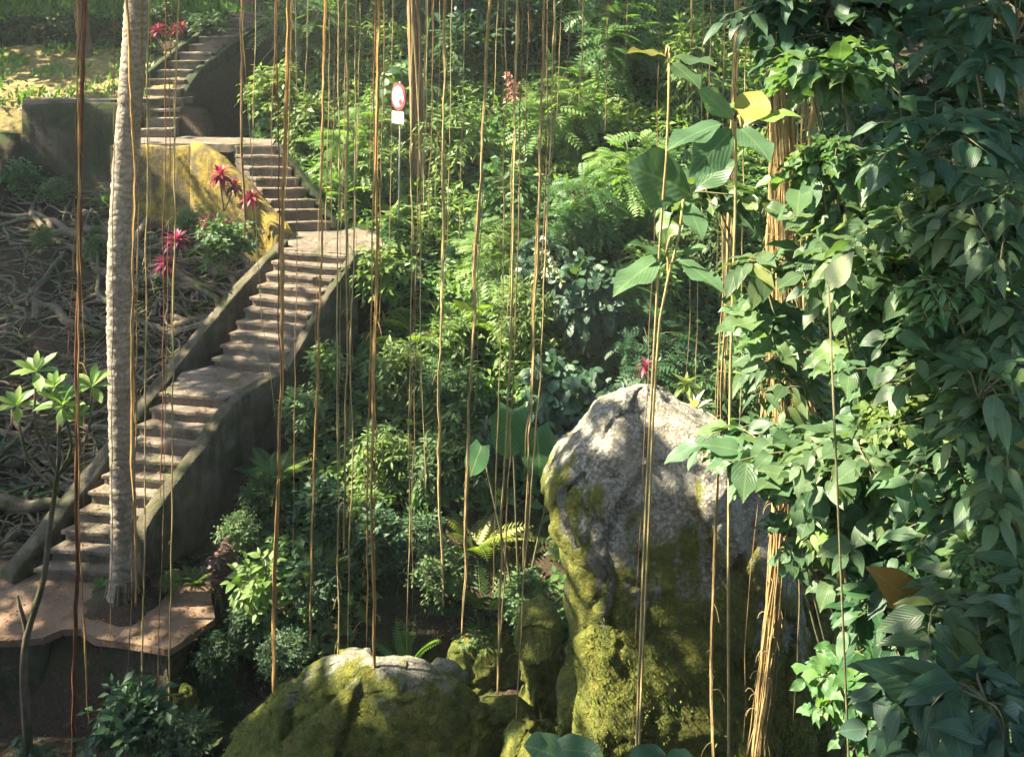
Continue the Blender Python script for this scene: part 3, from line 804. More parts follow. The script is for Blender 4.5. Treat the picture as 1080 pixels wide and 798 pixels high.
SH = [  # px, py, Y, kind, scale, material, label
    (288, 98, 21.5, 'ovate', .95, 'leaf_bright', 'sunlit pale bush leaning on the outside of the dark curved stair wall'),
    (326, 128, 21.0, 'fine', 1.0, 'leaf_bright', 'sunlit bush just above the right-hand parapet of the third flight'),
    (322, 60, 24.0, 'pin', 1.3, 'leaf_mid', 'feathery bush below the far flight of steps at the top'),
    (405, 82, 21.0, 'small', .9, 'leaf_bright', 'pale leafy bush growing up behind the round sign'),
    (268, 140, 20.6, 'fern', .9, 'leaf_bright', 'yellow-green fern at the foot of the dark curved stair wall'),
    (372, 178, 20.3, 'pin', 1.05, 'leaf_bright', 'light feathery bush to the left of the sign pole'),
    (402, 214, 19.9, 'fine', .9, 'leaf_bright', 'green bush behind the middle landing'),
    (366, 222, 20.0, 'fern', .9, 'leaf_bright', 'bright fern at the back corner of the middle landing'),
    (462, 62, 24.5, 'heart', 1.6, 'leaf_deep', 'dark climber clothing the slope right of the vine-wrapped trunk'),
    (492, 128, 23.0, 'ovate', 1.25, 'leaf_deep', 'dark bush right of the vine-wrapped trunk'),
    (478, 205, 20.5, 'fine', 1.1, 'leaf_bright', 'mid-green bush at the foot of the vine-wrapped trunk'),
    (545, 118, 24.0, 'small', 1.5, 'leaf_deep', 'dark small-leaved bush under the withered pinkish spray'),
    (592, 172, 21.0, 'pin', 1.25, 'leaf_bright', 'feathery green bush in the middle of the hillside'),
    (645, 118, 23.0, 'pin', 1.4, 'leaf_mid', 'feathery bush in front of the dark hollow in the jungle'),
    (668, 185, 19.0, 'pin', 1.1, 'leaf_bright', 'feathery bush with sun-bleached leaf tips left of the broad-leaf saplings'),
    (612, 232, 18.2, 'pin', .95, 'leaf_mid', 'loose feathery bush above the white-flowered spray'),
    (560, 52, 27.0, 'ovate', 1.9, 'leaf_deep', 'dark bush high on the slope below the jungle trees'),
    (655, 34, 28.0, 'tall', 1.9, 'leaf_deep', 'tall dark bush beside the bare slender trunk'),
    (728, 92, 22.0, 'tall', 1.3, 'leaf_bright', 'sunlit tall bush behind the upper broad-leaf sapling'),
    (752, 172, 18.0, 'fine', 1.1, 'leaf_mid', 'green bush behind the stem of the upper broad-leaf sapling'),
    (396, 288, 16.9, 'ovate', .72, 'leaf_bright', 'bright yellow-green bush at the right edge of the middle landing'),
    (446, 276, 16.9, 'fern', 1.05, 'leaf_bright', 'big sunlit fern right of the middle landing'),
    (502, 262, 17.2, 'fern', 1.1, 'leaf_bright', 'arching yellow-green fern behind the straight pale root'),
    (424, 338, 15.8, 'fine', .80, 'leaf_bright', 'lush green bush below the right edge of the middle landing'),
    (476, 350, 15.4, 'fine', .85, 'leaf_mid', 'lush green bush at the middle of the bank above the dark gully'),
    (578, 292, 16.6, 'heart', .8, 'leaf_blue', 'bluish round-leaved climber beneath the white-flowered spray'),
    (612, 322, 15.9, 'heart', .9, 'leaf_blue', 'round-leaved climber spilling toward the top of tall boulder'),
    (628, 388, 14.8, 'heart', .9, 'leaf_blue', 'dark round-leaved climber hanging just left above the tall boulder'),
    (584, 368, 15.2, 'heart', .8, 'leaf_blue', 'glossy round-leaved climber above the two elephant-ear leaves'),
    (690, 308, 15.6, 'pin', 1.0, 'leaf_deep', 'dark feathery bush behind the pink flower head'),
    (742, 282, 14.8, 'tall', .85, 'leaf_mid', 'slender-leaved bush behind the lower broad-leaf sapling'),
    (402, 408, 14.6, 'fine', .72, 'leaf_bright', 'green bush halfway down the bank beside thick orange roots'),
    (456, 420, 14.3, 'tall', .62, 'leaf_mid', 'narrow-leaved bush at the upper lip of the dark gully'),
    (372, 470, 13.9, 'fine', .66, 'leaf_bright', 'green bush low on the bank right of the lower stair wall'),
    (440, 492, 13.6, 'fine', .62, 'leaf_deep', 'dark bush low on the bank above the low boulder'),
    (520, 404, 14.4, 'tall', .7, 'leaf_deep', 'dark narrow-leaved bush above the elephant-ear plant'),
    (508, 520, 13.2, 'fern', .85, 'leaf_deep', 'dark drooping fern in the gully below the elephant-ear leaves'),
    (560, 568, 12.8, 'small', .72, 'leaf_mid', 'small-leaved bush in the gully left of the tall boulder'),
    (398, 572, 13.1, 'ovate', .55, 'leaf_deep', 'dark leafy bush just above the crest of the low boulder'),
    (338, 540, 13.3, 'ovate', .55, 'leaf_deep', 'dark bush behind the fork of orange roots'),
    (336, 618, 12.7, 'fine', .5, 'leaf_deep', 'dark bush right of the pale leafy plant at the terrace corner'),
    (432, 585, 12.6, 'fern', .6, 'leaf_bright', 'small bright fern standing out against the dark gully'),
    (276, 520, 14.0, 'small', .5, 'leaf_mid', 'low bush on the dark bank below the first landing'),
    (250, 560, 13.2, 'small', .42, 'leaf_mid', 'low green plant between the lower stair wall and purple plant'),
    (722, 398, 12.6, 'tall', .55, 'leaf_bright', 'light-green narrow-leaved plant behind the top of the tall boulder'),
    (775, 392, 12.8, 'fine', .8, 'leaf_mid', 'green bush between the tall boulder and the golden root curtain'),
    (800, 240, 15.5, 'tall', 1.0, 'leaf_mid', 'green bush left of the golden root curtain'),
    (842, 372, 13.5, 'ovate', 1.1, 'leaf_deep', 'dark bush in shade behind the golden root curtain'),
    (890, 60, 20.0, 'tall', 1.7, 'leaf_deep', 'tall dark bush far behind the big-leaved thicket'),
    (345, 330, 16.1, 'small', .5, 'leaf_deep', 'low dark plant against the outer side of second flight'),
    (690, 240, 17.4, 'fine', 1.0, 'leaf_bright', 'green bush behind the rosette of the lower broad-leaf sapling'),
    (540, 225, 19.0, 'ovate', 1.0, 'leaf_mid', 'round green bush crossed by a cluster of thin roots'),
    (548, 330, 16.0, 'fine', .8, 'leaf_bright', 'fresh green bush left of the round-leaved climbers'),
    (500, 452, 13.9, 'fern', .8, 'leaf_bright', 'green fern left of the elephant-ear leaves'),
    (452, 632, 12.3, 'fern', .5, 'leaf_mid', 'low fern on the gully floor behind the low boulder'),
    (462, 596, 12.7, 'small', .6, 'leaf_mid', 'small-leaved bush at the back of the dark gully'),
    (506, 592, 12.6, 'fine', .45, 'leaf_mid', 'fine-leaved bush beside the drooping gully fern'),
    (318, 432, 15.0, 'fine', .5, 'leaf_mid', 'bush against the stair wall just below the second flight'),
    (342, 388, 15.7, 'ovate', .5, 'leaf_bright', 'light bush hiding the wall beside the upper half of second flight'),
    (288, 486, 14.3, 'fern', .6, 'leaf_mid', 'fern growing at the foot of the wall under the first landing'),
    (440, 372, 15.0, 'fern', .8, 'leaf_bright', 'bright fern between two lush bushes on the bank'),
    (470, 300, 16.3, 'fine', .8, 'leaf_bright', 'yellow-green bush in front of the sunlit ferns'),
    (530, 270, 17.2, 'pin', .9, 'leaf_bright', 'light feathery bush beside the arching fern'),
    (610, 265, 17.0, 'fern', .9, 'leaf_bright', 'bright fern above the round-leaved climbers'),
    (655, 262, 16.6, 'pin', .9, 'leaf_mid', 'feathery bush left of the lower sapling'),
    (340, 590, 12.9, 'fern', .5, 'leaf_mid', 'small fern in the shade left above the low boulder'),
    (430, 150, 21.5, 'heart', 1.0, 'leaf_mid', 'leafy climber around the base of the sign and vine-wrapped trunk'),
]
for (px, py, Y, kind, sc, mat, lab) in SH:
    h = {'fern': .9, 'tall': 2.0, 'heart': 1.8}.get(kind, 1.5) * sc
    loc, _ = drop(px, py, Y, h)
    put(kind, {'fern': 'fern', 'heart': 'climbing_plant'}.get(kind, 'shrub'), loc, sc * 1.12, lab, {'fern': 'fern', 'heart': 'climber'}.get(kind, 'shrub'), 'wild plants on the jungle hillside', mat)

moss_on(bo, BIGM, 2.3, 14000, 1); moss_on(bf, FRTM, .55, 8000, 2)

# plants of the dark bed below the terrace and around its corner
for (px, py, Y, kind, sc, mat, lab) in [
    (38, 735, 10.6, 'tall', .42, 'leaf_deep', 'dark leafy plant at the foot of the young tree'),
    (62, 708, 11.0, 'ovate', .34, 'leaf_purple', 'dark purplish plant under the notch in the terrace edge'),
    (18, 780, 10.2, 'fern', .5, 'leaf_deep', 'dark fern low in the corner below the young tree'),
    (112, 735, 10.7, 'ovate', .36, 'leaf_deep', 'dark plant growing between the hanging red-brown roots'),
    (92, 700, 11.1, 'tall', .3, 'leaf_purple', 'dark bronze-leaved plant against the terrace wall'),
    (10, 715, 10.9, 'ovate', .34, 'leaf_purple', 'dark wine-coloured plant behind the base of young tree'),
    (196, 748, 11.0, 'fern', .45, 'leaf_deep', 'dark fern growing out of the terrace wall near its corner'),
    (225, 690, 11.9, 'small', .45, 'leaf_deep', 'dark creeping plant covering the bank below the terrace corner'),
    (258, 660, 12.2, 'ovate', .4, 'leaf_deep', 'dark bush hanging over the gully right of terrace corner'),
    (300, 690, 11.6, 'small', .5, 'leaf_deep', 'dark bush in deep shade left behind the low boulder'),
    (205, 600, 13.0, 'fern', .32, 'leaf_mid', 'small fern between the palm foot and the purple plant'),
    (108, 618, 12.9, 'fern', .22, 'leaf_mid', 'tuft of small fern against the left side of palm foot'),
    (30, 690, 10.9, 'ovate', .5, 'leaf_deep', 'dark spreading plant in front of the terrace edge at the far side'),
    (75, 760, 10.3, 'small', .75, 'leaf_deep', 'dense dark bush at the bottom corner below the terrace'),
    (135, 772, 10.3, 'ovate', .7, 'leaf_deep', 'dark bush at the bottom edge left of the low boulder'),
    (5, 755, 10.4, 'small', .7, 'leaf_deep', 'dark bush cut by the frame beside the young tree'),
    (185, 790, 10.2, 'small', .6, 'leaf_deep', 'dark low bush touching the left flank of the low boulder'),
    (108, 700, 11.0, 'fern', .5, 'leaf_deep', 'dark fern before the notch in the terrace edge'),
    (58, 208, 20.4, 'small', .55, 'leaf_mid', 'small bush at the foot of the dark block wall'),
    (20, 190, 20.6, 'ovate', .6, 'leaf_mid', 'bush below the edge of the bare yellow-lit bank'),
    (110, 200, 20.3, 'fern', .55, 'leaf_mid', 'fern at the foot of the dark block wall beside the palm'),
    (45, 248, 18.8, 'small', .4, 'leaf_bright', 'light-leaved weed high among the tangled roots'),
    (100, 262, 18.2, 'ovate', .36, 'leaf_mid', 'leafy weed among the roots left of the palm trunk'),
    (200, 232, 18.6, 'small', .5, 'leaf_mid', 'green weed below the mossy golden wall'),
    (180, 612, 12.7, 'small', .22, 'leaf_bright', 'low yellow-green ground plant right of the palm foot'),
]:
    h = 1.3 * sc; loc, p = drop(px, py, Y, h)
    if 10.8 < Y < 14 and py < 640: loc = np.array([p[0], Y, max(0.0, p[2] - h * .5)])
    put(kind, {'fern': 'fern'}.get(kind, 'shrub'), loc, sc, lab, {'fern': 'fern'}.get(kind, 'shrub'), 'low plants around the terrace', mat)


def single(name, fn, loc, lab, cat, mat, group=None):
    f, s = MB(), MB(); fn(np.random.default_rng(int(abs(loc[0] * 100 + loc[1] * 10))), f, s, np.array(loc, float))
    o = empty(name, loc, lab, cat, group); part('foliage', f, M[mat], o)
    if s.n: part('stem', s, M['twig'], o)
    return o


def purple(r, f, s, o):
    cloud(r, o, o + [0.02, 0, .52], (.26, .26, .55), 46, 10, .10, T_OV2, f, s, 4, .012, .1, upbias=.6, twig_r=.004)
single('shrub', purple, P(232, 645, 12.75), 'upright purple-leaved plant beside the terrace corner', 'shrub', 'leaf_purple')
def paleleaf(r, f, s, o):
    cloud(r, o, o + [0.02, -.05, .42], (.42, .35, .45), 30, 8, .16, T_OV4, f, s, 4, .012, .15, twig_r=.004)
single('shrub', paleleaf, P(272, 650, 12.3), 'pale yellow-green leafy plant hanging over the gully next to purple plant', 'shrub', 'leaf_bright')


def cordy(n, sz, hh, heads):
    def fn(r, f, s, o):
        for (dx, dz, k) in heads:
            top = o + [dx, r.normal() * .08, hh * dz]
            tube(s, resample([o, (o + top) / 2 + [dx * .1, 0, 0], top], 6), [.02, .018, .016, .015, .014, .012], 6)
            rosette(r, f, top, n, sz * k, T_LA5, (-.7, 1.3))
    return fn


GT = 'red-leaved plants along the stairs'
single('ti_plant', cordy(38, 0.31, .7, [(-.1, 1, 1), (.18, .7, .8)]), P(236, 212, 18.6) - [0, 0, .2], 'red ti plant standing against the mossy parapet, left of two', 'ti plant', 'leaf_red', GT)
single('ti_plant', cordy(36, 0.26, .55, [(0, 1, 1)]), P(268, 222, 18.4) - [0, 0, .25], 'red ti plant nearest the lower end of the golden mossy parapet', 'ti plant', 'leaf_red', GT)
single('ti_plant', cordy(38, 0.31, .8, [(0, 1, 1), (-.12, .55, .9)]), P(182, 292, 16.8) - [0, 0, .2], 'crimson ti plant among the roots right of the palm trunk', 'ti plant', 'leaf_red', GT)
single('ti_plant', cordy(32, 0.22, .5, [(-.1, 1, 1), (.2, .9, .8)]), P(224, 248, 18.0) - [0, 0, .25], 'smaller red ti plant half hidden in the bush below the mossy wall', 'ti plant', 'leaf_red', GT)
single('ti_plant', cordy(32, 0.29, .6, [(0, 1, 1)]), P(166, 48, 24.6) - [0, 0, .2], 'dark red ti plant by the top flight, nearer the palm trunk', 'ti plant', 'leaf_red', GT)
single('ti_plant', cordy(32, 0.33, .6, [(0, 1, 1)]), P(189, 46, 25.0) - [0, 0, .2], 'orange-red ti plant behind the thin rail of the top flight', 'ti plant', 'leaf_red', GT)
def bushy(r, f, s, o): cloud(r, o, o + [0, 0, .55], (.75, .5, .6), 90, 9, .15, T_OV2, f, s, 5, .014, .1, twig_r=.004)
single('shrub', bushy, P(236, 268, 17.9) - [0, 0, .3], 'brownish-green bush below the red ti plants beside the stairs', 'shrub', 'leaf_mid')
def lowbush(r, f, s, o): cloud(r, o, o + [0, 0, .3], (.45, .3, .32), 60, 8, .13, T_OV2, f, s, 4, .012, .1, twig_r=.004)
single('shrub', lowbush, P(160, 58, 24.4) - [0, 0, .3], 'dark bush under the red ti plants at the top flight', 'shrub', 'leaf_deep')
single('ti_plant', cordy(22, .17, .35, [(0, 1, 1)]), P(681, 395, 11.8) - [0, 0, .25], 'pink flower head poking up above the tall boulder', 'flower', 'leaf_red')


def spray(r, f, s, o):
    for k in range(5):
        e = o + [.30 * r.normal() + .25, .2 * r.normal(), -.35 - .3 * r.random()]
        br = resample([o, (o + e) / 2 + [0.05, 0, .12], e], 6); tube(s, br, .008, 4)
        n = 26; i = r.random(n) * 4.9; q = i.astype(int); p = br[q] + (br[q + 1] - br[q]) * (i - q)[:, None]
        scatter(f, T_OV2, p, r.normal(size=(n, 3)) - [0, 0, .4], r.normal(size=(n, 3)) * .5 + UP, .12, r.random(n))
single('flower_spray', spray, P(533, 78, 20.0), 'withered pinkish spray of leaves hanging beside the long straight root', 'flower spray', 'leaf_pink')
single('flower_spray', spray, P(566, 262, 15.6), 'drooping white-flowered spray above the round-leaved climbers', 'flower spray', 'leaf_pale')
single('flower_spray', cordy(22, .34, .3, [(0, 1, 1)]), P(733, 440, 11.0) - [0, 0, .25], 'whitish spiky rosette behind the right shoulder of the tall boulder', 'plant', 'leaf_pale')
single('flower_spray', cordy(18, .24, .3, [(0, 1, 1)]), P(722, 408, 11.4) - [0, 0, .25], 'light green spiky rosette just above the whitish one behind tall boulder', 'plant', 'leaf_bright')


def grow_leaf(f, s, b, t, tm, w=1.0, rnd=.5, up=(0, -.5, 1), stemfrom=None, sr=.008):
    b, t = np.array(b), np.array(t); L = np.linalg.norm(t - b)
    scatter(f, tm, [b], (t - b)[None], np.array(up, float)[None], [L], [rnd], np.array([w]))
    if stemfrom is not None:
        tube(s, resample([stemfrom, (np.array(stemfrom) + b) / 2 + [0, 0, .06], b], 6), sr, 5)


# elephant ears
f, s = MB(), MB(); base = P(548, 560, 13.0); base[2] = float(ground(base[0], 13.0))
for (bx, by, tx, ty, Y, w, rn) in [(540, 432, 534, 484, 12.9, 1.05, .55), (566, 452, 570, 502, 12.7, 1.05, .4), (508, 470, 496, 500, 13.2, 1., .2), (590, 470, 606, 500, 13.3, 1., .3)]:
    grow_leaf(f, s, P(bx, by, Y), P(tx, ty, Y - .25), T_HE8, w, rn, (0, -1, .8), base, .014)
o = empty('elephant_ear_plant', base, 'elephant-ear plant with two big round leaves left of the tall boulder', 'plant')
part('leaf_blades', f, M['leaf_ear'], o); part('stem', s, M['twig'], o)

# foreground leaves at the bottom edge
for (rows, lab, base) in [
    ([(592, 800, 560, 782, 2.9, .95, .3), (592, 790, 632, 790, 2.85, .8, .4), (600, 812, 640, 805, 2.9, .9, .2)], 'round dark green leaves rising at bottom edge before the tall boulder', (600, 980, 2.9)),
    ([(700, 806, 668, 796, 2.9, .9, .2), (705, 808, 725, 796, 2.9, .9, .3)], 'low dark leaves peeping over the bottom edge, right of the round ones', (700, 980, 2.9)),
]:
    f, s = MB(), MB(); b0 = P(*base)
    for (bx, by, tx, ty, Y, w, rn) in rows:
        grow_leaf(f, s, P(bx, by, Y), P(tx, ty, Y - .05), T_HE8, w, rn, (0, -.55, 1), b0, .004)
    o = empty('leafy_vine', b0, lab, 'plant'); part('leaf_blades', f, M['leaf_broad'], o); part('stem', s, M['twig'], o)

# broad-leaf saplings right of centre
def sapling(stem, rows, lab, lab_leaf=None, mat='leaf_broad'):
    f, s = MB(), MB(); st = [P(*p) for p in stem]; g = st[-1].copy(); g[2] = float(ground(g[0], g[1])); st.append(g)
    sp = resample(st, 24); tube(s, sp, np.linspace(.009, .010, 24), 6)
    for (bx, by, tx, ty, Yb, Yt, w, rn, up) in rows:
        b = P(bx, by, Yb); k = np.argmin(np.linalg.norm(sp - b, axis=1))
        grow_leaf(f, s, b, P(tx, ty, Yt), T_BIG, w, rn, up, sp[k], .007)
    o = empty('sapling', g, lab, 'sapling', 'broad-leaf saplings'); part('foliage', f, M[mat], o); part('stem', s, M['root_tan'], o)
    return o


U = (0, -.35, 1); V_ = (.2, -1, .5); Vl = (-.4, -1, .6)
sapling([(776, 128, 6.0), (776, 200, 6.0), (772, 330, 6.05)], [
    (774, 128, 745, 92, 6.0, 5.9, 1., .75, V_), (782, 136, 800, 92, 5.95, 6.0, 1.5, .99, (-.5, -1, .4)), (768, 130, 706, 138, 6.0, 5.8, .9, .2, U),
    (780, 130, 838, 108, 6.0, 5.9, .7, .9, U), (776, 134, 812, 150, 6.0, 5.6, .9, .3, U), (772, 136, 742, 172, 6.0, 5.6, .9, .25, V_), (776, 128, 770, 96, 6.0, 6.3, .8, .9, U)],
    'sapling whose broad pale leaf glows yellow in the sun, upper of two')
sapling([(706, 56, 6.2), (704, 150, 6.25), (697, 240, 6.3), (692, 330, 6.4), (687, 420, 6.5), (680, 560, 6.5), (673, 740, 6.5), (668, 860, 6.4)], [
    (702, 60, 668, 42, 6.2, 6.0, .7, .95, U), (706, 62, 752, 56, 6.2, 6.0, .9, .3, U), (705, 66, 738, 78, 6.2, 5.9, .9, .2, U)],
    'thin tan sapling with a lit leaf tip standing left of the other broad-leaf saplings')
sapling([(722, 200, 6.4), (714, 262, 6.4), (700, 310, 6.5), (692, 390, 6.6), (684, 560, 6.6), (676, 740, 6.6), (671, 860, 6.5)], [
    (730, 206, 676, 172, 6.4, 6.2, 1.6, .2, V_), (728, 204, 770, 166, 6.4, 6.3, .9, .3, Vl), (722, 212, 742, 240, 6.4, 6.1, .9, .35, U), (704, 270, 650, 290, 6.45, 6.1, .8, .55, U),
    (702, 268, 700, 228, 6.45, 6.5, .8, .7, V_), (708, 272, 762, 290, 6.45, 6.1, .7, .4, U), (704, 272, 672, 246, 6.45, 6.3, .7, .3, U), (706, 272, 742, 252, 6.45, 6.4, .7, .6, U)],
    'sapling with dark teal broad leaves above the pink flower, lower of two')

# young tree in front of the terrace
f, s = MB(), MB(); r = np.random.default_rng(5)
t0 = P(30, 712, 10.9); t0[2] = -.75
trunk = resample([t0, P(28, 672, 10.9), P(46, 610, 10.95), P(52, 560, 11.), P(62, 480, 11.), P(62, 440, 11.)], 24)
tube(s, trunk, np.linspace(.055, .022, 24), 8)
tips = [(38, 392, 11., .5), (66, 428, 10.8, .55), (97, 408, 11.0, .5), (18, 428, 11.1, .48), (58, 408, 11.2, .4), (80, 440, 11.1, .35)]
for (px, py, Y, sz) in tips:
    tip = P(px, py, Y); st = P(62, 500 if px > 30 else 520, 11.)
    br = resample([st, st * .5 + tip * .5 + [(.12 if px > 62 else -.12), 0, -.1], tip], 8); tube(s, br, np.linspace(.02, .011, 8), 6)
    rosette(r, f, tip, 13, sz * .62, T_OB5, (.0, 1.25), (0, -.25, 1))
tube(s, resample([P(30, 672, 10.9), P(24, 650, 10.9), P(18, 628, 10.9)], 5), [.03, .028, .024, .02, .016], 6)
o = empty('young_tree', t0, 'young tree with rosettes of bright green leaves before the tangled roots', 'tree')
part('foliage', f, M['leaf_bright'], o); part('trunk', s, M['bark_root'], o)
# ------------------------------------------------------------------ right-hand thicket of big leaves
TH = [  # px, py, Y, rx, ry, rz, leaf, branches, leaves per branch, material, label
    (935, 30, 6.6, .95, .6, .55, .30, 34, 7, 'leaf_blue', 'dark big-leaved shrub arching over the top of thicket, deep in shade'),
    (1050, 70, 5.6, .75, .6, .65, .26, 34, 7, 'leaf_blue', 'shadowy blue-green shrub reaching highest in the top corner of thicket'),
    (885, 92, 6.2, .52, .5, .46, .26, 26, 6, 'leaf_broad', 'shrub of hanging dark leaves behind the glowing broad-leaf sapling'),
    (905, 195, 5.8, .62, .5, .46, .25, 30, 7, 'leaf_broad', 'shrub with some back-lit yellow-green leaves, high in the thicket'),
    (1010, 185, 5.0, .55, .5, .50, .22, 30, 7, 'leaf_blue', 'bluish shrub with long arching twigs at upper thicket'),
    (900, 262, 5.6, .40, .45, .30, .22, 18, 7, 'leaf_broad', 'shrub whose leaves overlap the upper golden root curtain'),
    (955, 285, 4.9, .55, .45, .42, .20, 36, 8, 'leaf_broad', 'dense mid-green shrub right of the glare-white leaf'),
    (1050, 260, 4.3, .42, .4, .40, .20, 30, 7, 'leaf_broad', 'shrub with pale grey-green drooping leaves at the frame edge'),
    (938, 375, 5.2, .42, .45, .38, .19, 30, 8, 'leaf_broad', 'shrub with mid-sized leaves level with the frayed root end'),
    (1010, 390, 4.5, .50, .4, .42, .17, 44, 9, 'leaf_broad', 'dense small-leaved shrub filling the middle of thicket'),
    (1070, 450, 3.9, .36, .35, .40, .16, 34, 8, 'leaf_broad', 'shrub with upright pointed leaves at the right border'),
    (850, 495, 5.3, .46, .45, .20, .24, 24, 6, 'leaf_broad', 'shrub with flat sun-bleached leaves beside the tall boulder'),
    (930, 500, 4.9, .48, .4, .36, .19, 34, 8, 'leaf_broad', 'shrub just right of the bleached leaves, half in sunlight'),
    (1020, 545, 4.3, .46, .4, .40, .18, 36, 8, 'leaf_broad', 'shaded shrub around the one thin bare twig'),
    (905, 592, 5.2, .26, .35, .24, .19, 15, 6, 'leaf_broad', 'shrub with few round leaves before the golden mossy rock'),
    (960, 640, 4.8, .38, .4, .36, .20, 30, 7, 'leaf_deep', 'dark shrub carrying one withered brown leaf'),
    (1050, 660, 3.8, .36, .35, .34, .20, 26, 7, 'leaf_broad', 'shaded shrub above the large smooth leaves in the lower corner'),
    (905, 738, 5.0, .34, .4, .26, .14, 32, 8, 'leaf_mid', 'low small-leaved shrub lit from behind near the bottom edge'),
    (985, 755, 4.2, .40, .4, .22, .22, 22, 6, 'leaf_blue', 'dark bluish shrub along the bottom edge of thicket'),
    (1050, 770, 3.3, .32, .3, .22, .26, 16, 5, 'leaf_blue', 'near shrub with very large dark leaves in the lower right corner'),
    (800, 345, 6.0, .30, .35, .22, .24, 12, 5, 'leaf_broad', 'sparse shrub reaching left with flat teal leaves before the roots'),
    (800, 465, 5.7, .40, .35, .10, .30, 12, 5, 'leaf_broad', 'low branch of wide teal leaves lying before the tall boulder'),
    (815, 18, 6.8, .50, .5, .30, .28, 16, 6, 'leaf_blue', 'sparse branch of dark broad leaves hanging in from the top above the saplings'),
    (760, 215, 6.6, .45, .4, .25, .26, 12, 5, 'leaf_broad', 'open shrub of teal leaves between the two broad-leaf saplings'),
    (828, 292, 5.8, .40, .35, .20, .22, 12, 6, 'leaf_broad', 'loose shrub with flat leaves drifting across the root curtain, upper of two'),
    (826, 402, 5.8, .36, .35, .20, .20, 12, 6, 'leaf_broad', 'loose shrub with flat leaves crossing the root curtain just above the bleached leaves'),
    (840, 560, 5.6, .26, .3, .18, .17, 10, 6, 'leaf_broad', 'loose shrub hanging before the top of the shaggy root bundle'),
    (893, 318, 5.0, .22, .25, .16, .10, 26, 8, 'leaf_mid', 'small-leaved sprig poking out below the glare-white leaf'),
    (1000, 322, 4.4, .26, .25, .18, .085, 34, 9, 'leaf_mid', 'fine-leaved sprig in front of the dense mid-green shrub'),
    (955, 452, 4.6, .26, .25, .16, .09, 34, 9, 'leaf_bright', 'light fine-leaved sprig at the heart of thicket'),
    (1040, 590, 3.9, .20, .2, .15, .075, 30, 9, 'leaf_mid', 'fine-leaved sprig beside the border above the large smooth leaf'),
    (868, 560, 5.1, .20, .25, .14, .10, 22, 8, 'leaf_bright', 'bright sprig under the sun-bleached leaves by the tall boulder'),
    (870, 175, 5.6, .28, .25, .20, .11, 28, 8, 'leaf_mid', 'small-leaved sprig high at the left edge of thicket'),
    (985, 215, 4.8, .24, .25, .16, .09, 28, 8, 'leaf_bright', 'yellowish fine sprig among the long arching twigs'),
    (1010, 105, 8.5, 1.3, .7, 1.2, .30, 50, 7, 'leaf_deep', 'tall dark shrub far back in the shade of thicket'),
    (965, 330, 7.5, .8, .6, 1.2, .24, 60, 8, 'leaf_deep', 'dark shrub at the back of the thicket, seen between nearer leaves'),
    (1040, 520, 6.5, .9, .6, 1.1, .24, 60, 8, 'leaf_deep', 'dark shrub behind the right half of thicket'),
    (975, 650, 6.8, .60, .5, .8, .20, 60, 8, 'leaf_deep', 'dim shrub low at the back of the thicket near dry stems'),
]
for k, (px, py, Y, rx, ry, rz, ls, nb, lpb, mat, lab) in enumerate(TH):
    r = np.random.default_rng(300 + k); c = P(px, py, Y)
    b = np.array([max(c[0] + .35, .40 * Y) + r.random() * .4, Y + .25, 0]); b[2] = float(ground(b[0], b[1])) - .05
    f, s = MB(), MB()
    cloud(r, b, c, (rx, ry, rz), int(nb * 1.4), lpb, ls * .86, (T_OV6, T_OVB, T_OVC)[k % 3], f, s, 3, .014, .06, face=(-.1, -.22, 1), along=(.3, 1.), twig_r=.004, spread=.95, layered=True, vary=.75)
    o = empty('broad_leaf_shrub', b, lab, 'shrub', 'big-leaved shrubs of the right thicket')
    part('foliage', f, M[mat], o); part('stem', s, M['twig'], o)

# single leaves the light picks out
HERO = [((874, 302), (896, 268), 4.55, .9, 'leaf_pale', 'white leaf with sun glare put into its colour, standing among the thicket leaves'),  # overexposure by the sun is put into this leaf's pale colour
        ((968, 640), (930, 602), 4.15, 1.0, 'leaf_brown', 'withered brown leaf hanging in the dark thicket'),
        ((1000, 742), (925, 700), 3.5, .85, 'leaf_blue', 'large smooth dark leaf spread flat near the lower right corner'),
        ((1062, 765), (985, 812), 3.2, .9, 'leaf_blue', 'very large dark leaf cut by the bottom edge')]
for ((bx, by), (tx, ty), Y, w, mat, lab) in HERO:
    f, s = MB(), MB(); b = P(bx, by, Y); root = b + [.25, .15, 0]; root[2] = float(ground(root[0], root[1]))
    grow_leaf(f, s, b, P(tx, ty, Y - .08), T_OV6, w * 1.15, .55, (-.1, -.9, .8), root, .006)
    o = empty('single_leaf_plant', root, lab, 'leaf'); part('leaf_blade', f, M[mat], o); part('stem', s, M['twig'], o)

# ------------------------------------------------------------------ palm
palm = empty('palm_tree', P(131, 634, 12.6), 'ringed pale palm trunk rising in front of the lower stairs', 'palm tree')
pts = resample([P(130, 650, 12.6), P(130, 560, 12.6), P(127, 400, 12.6), P(126, 290, 12.6), P(131, 190, 12.6), P(141, 60, 12.6), P(146, -20, 12.6), P(156, -200, 12.6), P(152, -520, 12.3)], 420)
zz = pts[:, 2]; rad = .158 + .012 * np.sin(zz * 24 * math.pi * .5) * 0 + .10 * np.exp(-(zz + .1) / .25)
rad = rad + .0008 * np.sign(np.sin(zz * 2 * math.pi * 7 + 2 * np.sin(zz * 3.1))) * np.random.default_rng(1).random(len(zz)) + .004 * np.random.default_rng(3).normal(size=len(zz))
ang = np.random.default_rng(2).normal(size=(420, 22)) * .003
m = MB(); tube(m, pts, rad[:, None] + ang, 22); part('trunk', m, M['bark_palm'], palm)
m = MB(); r = np.random.default_rng(4); b0 = P(131, 640, 12.6)
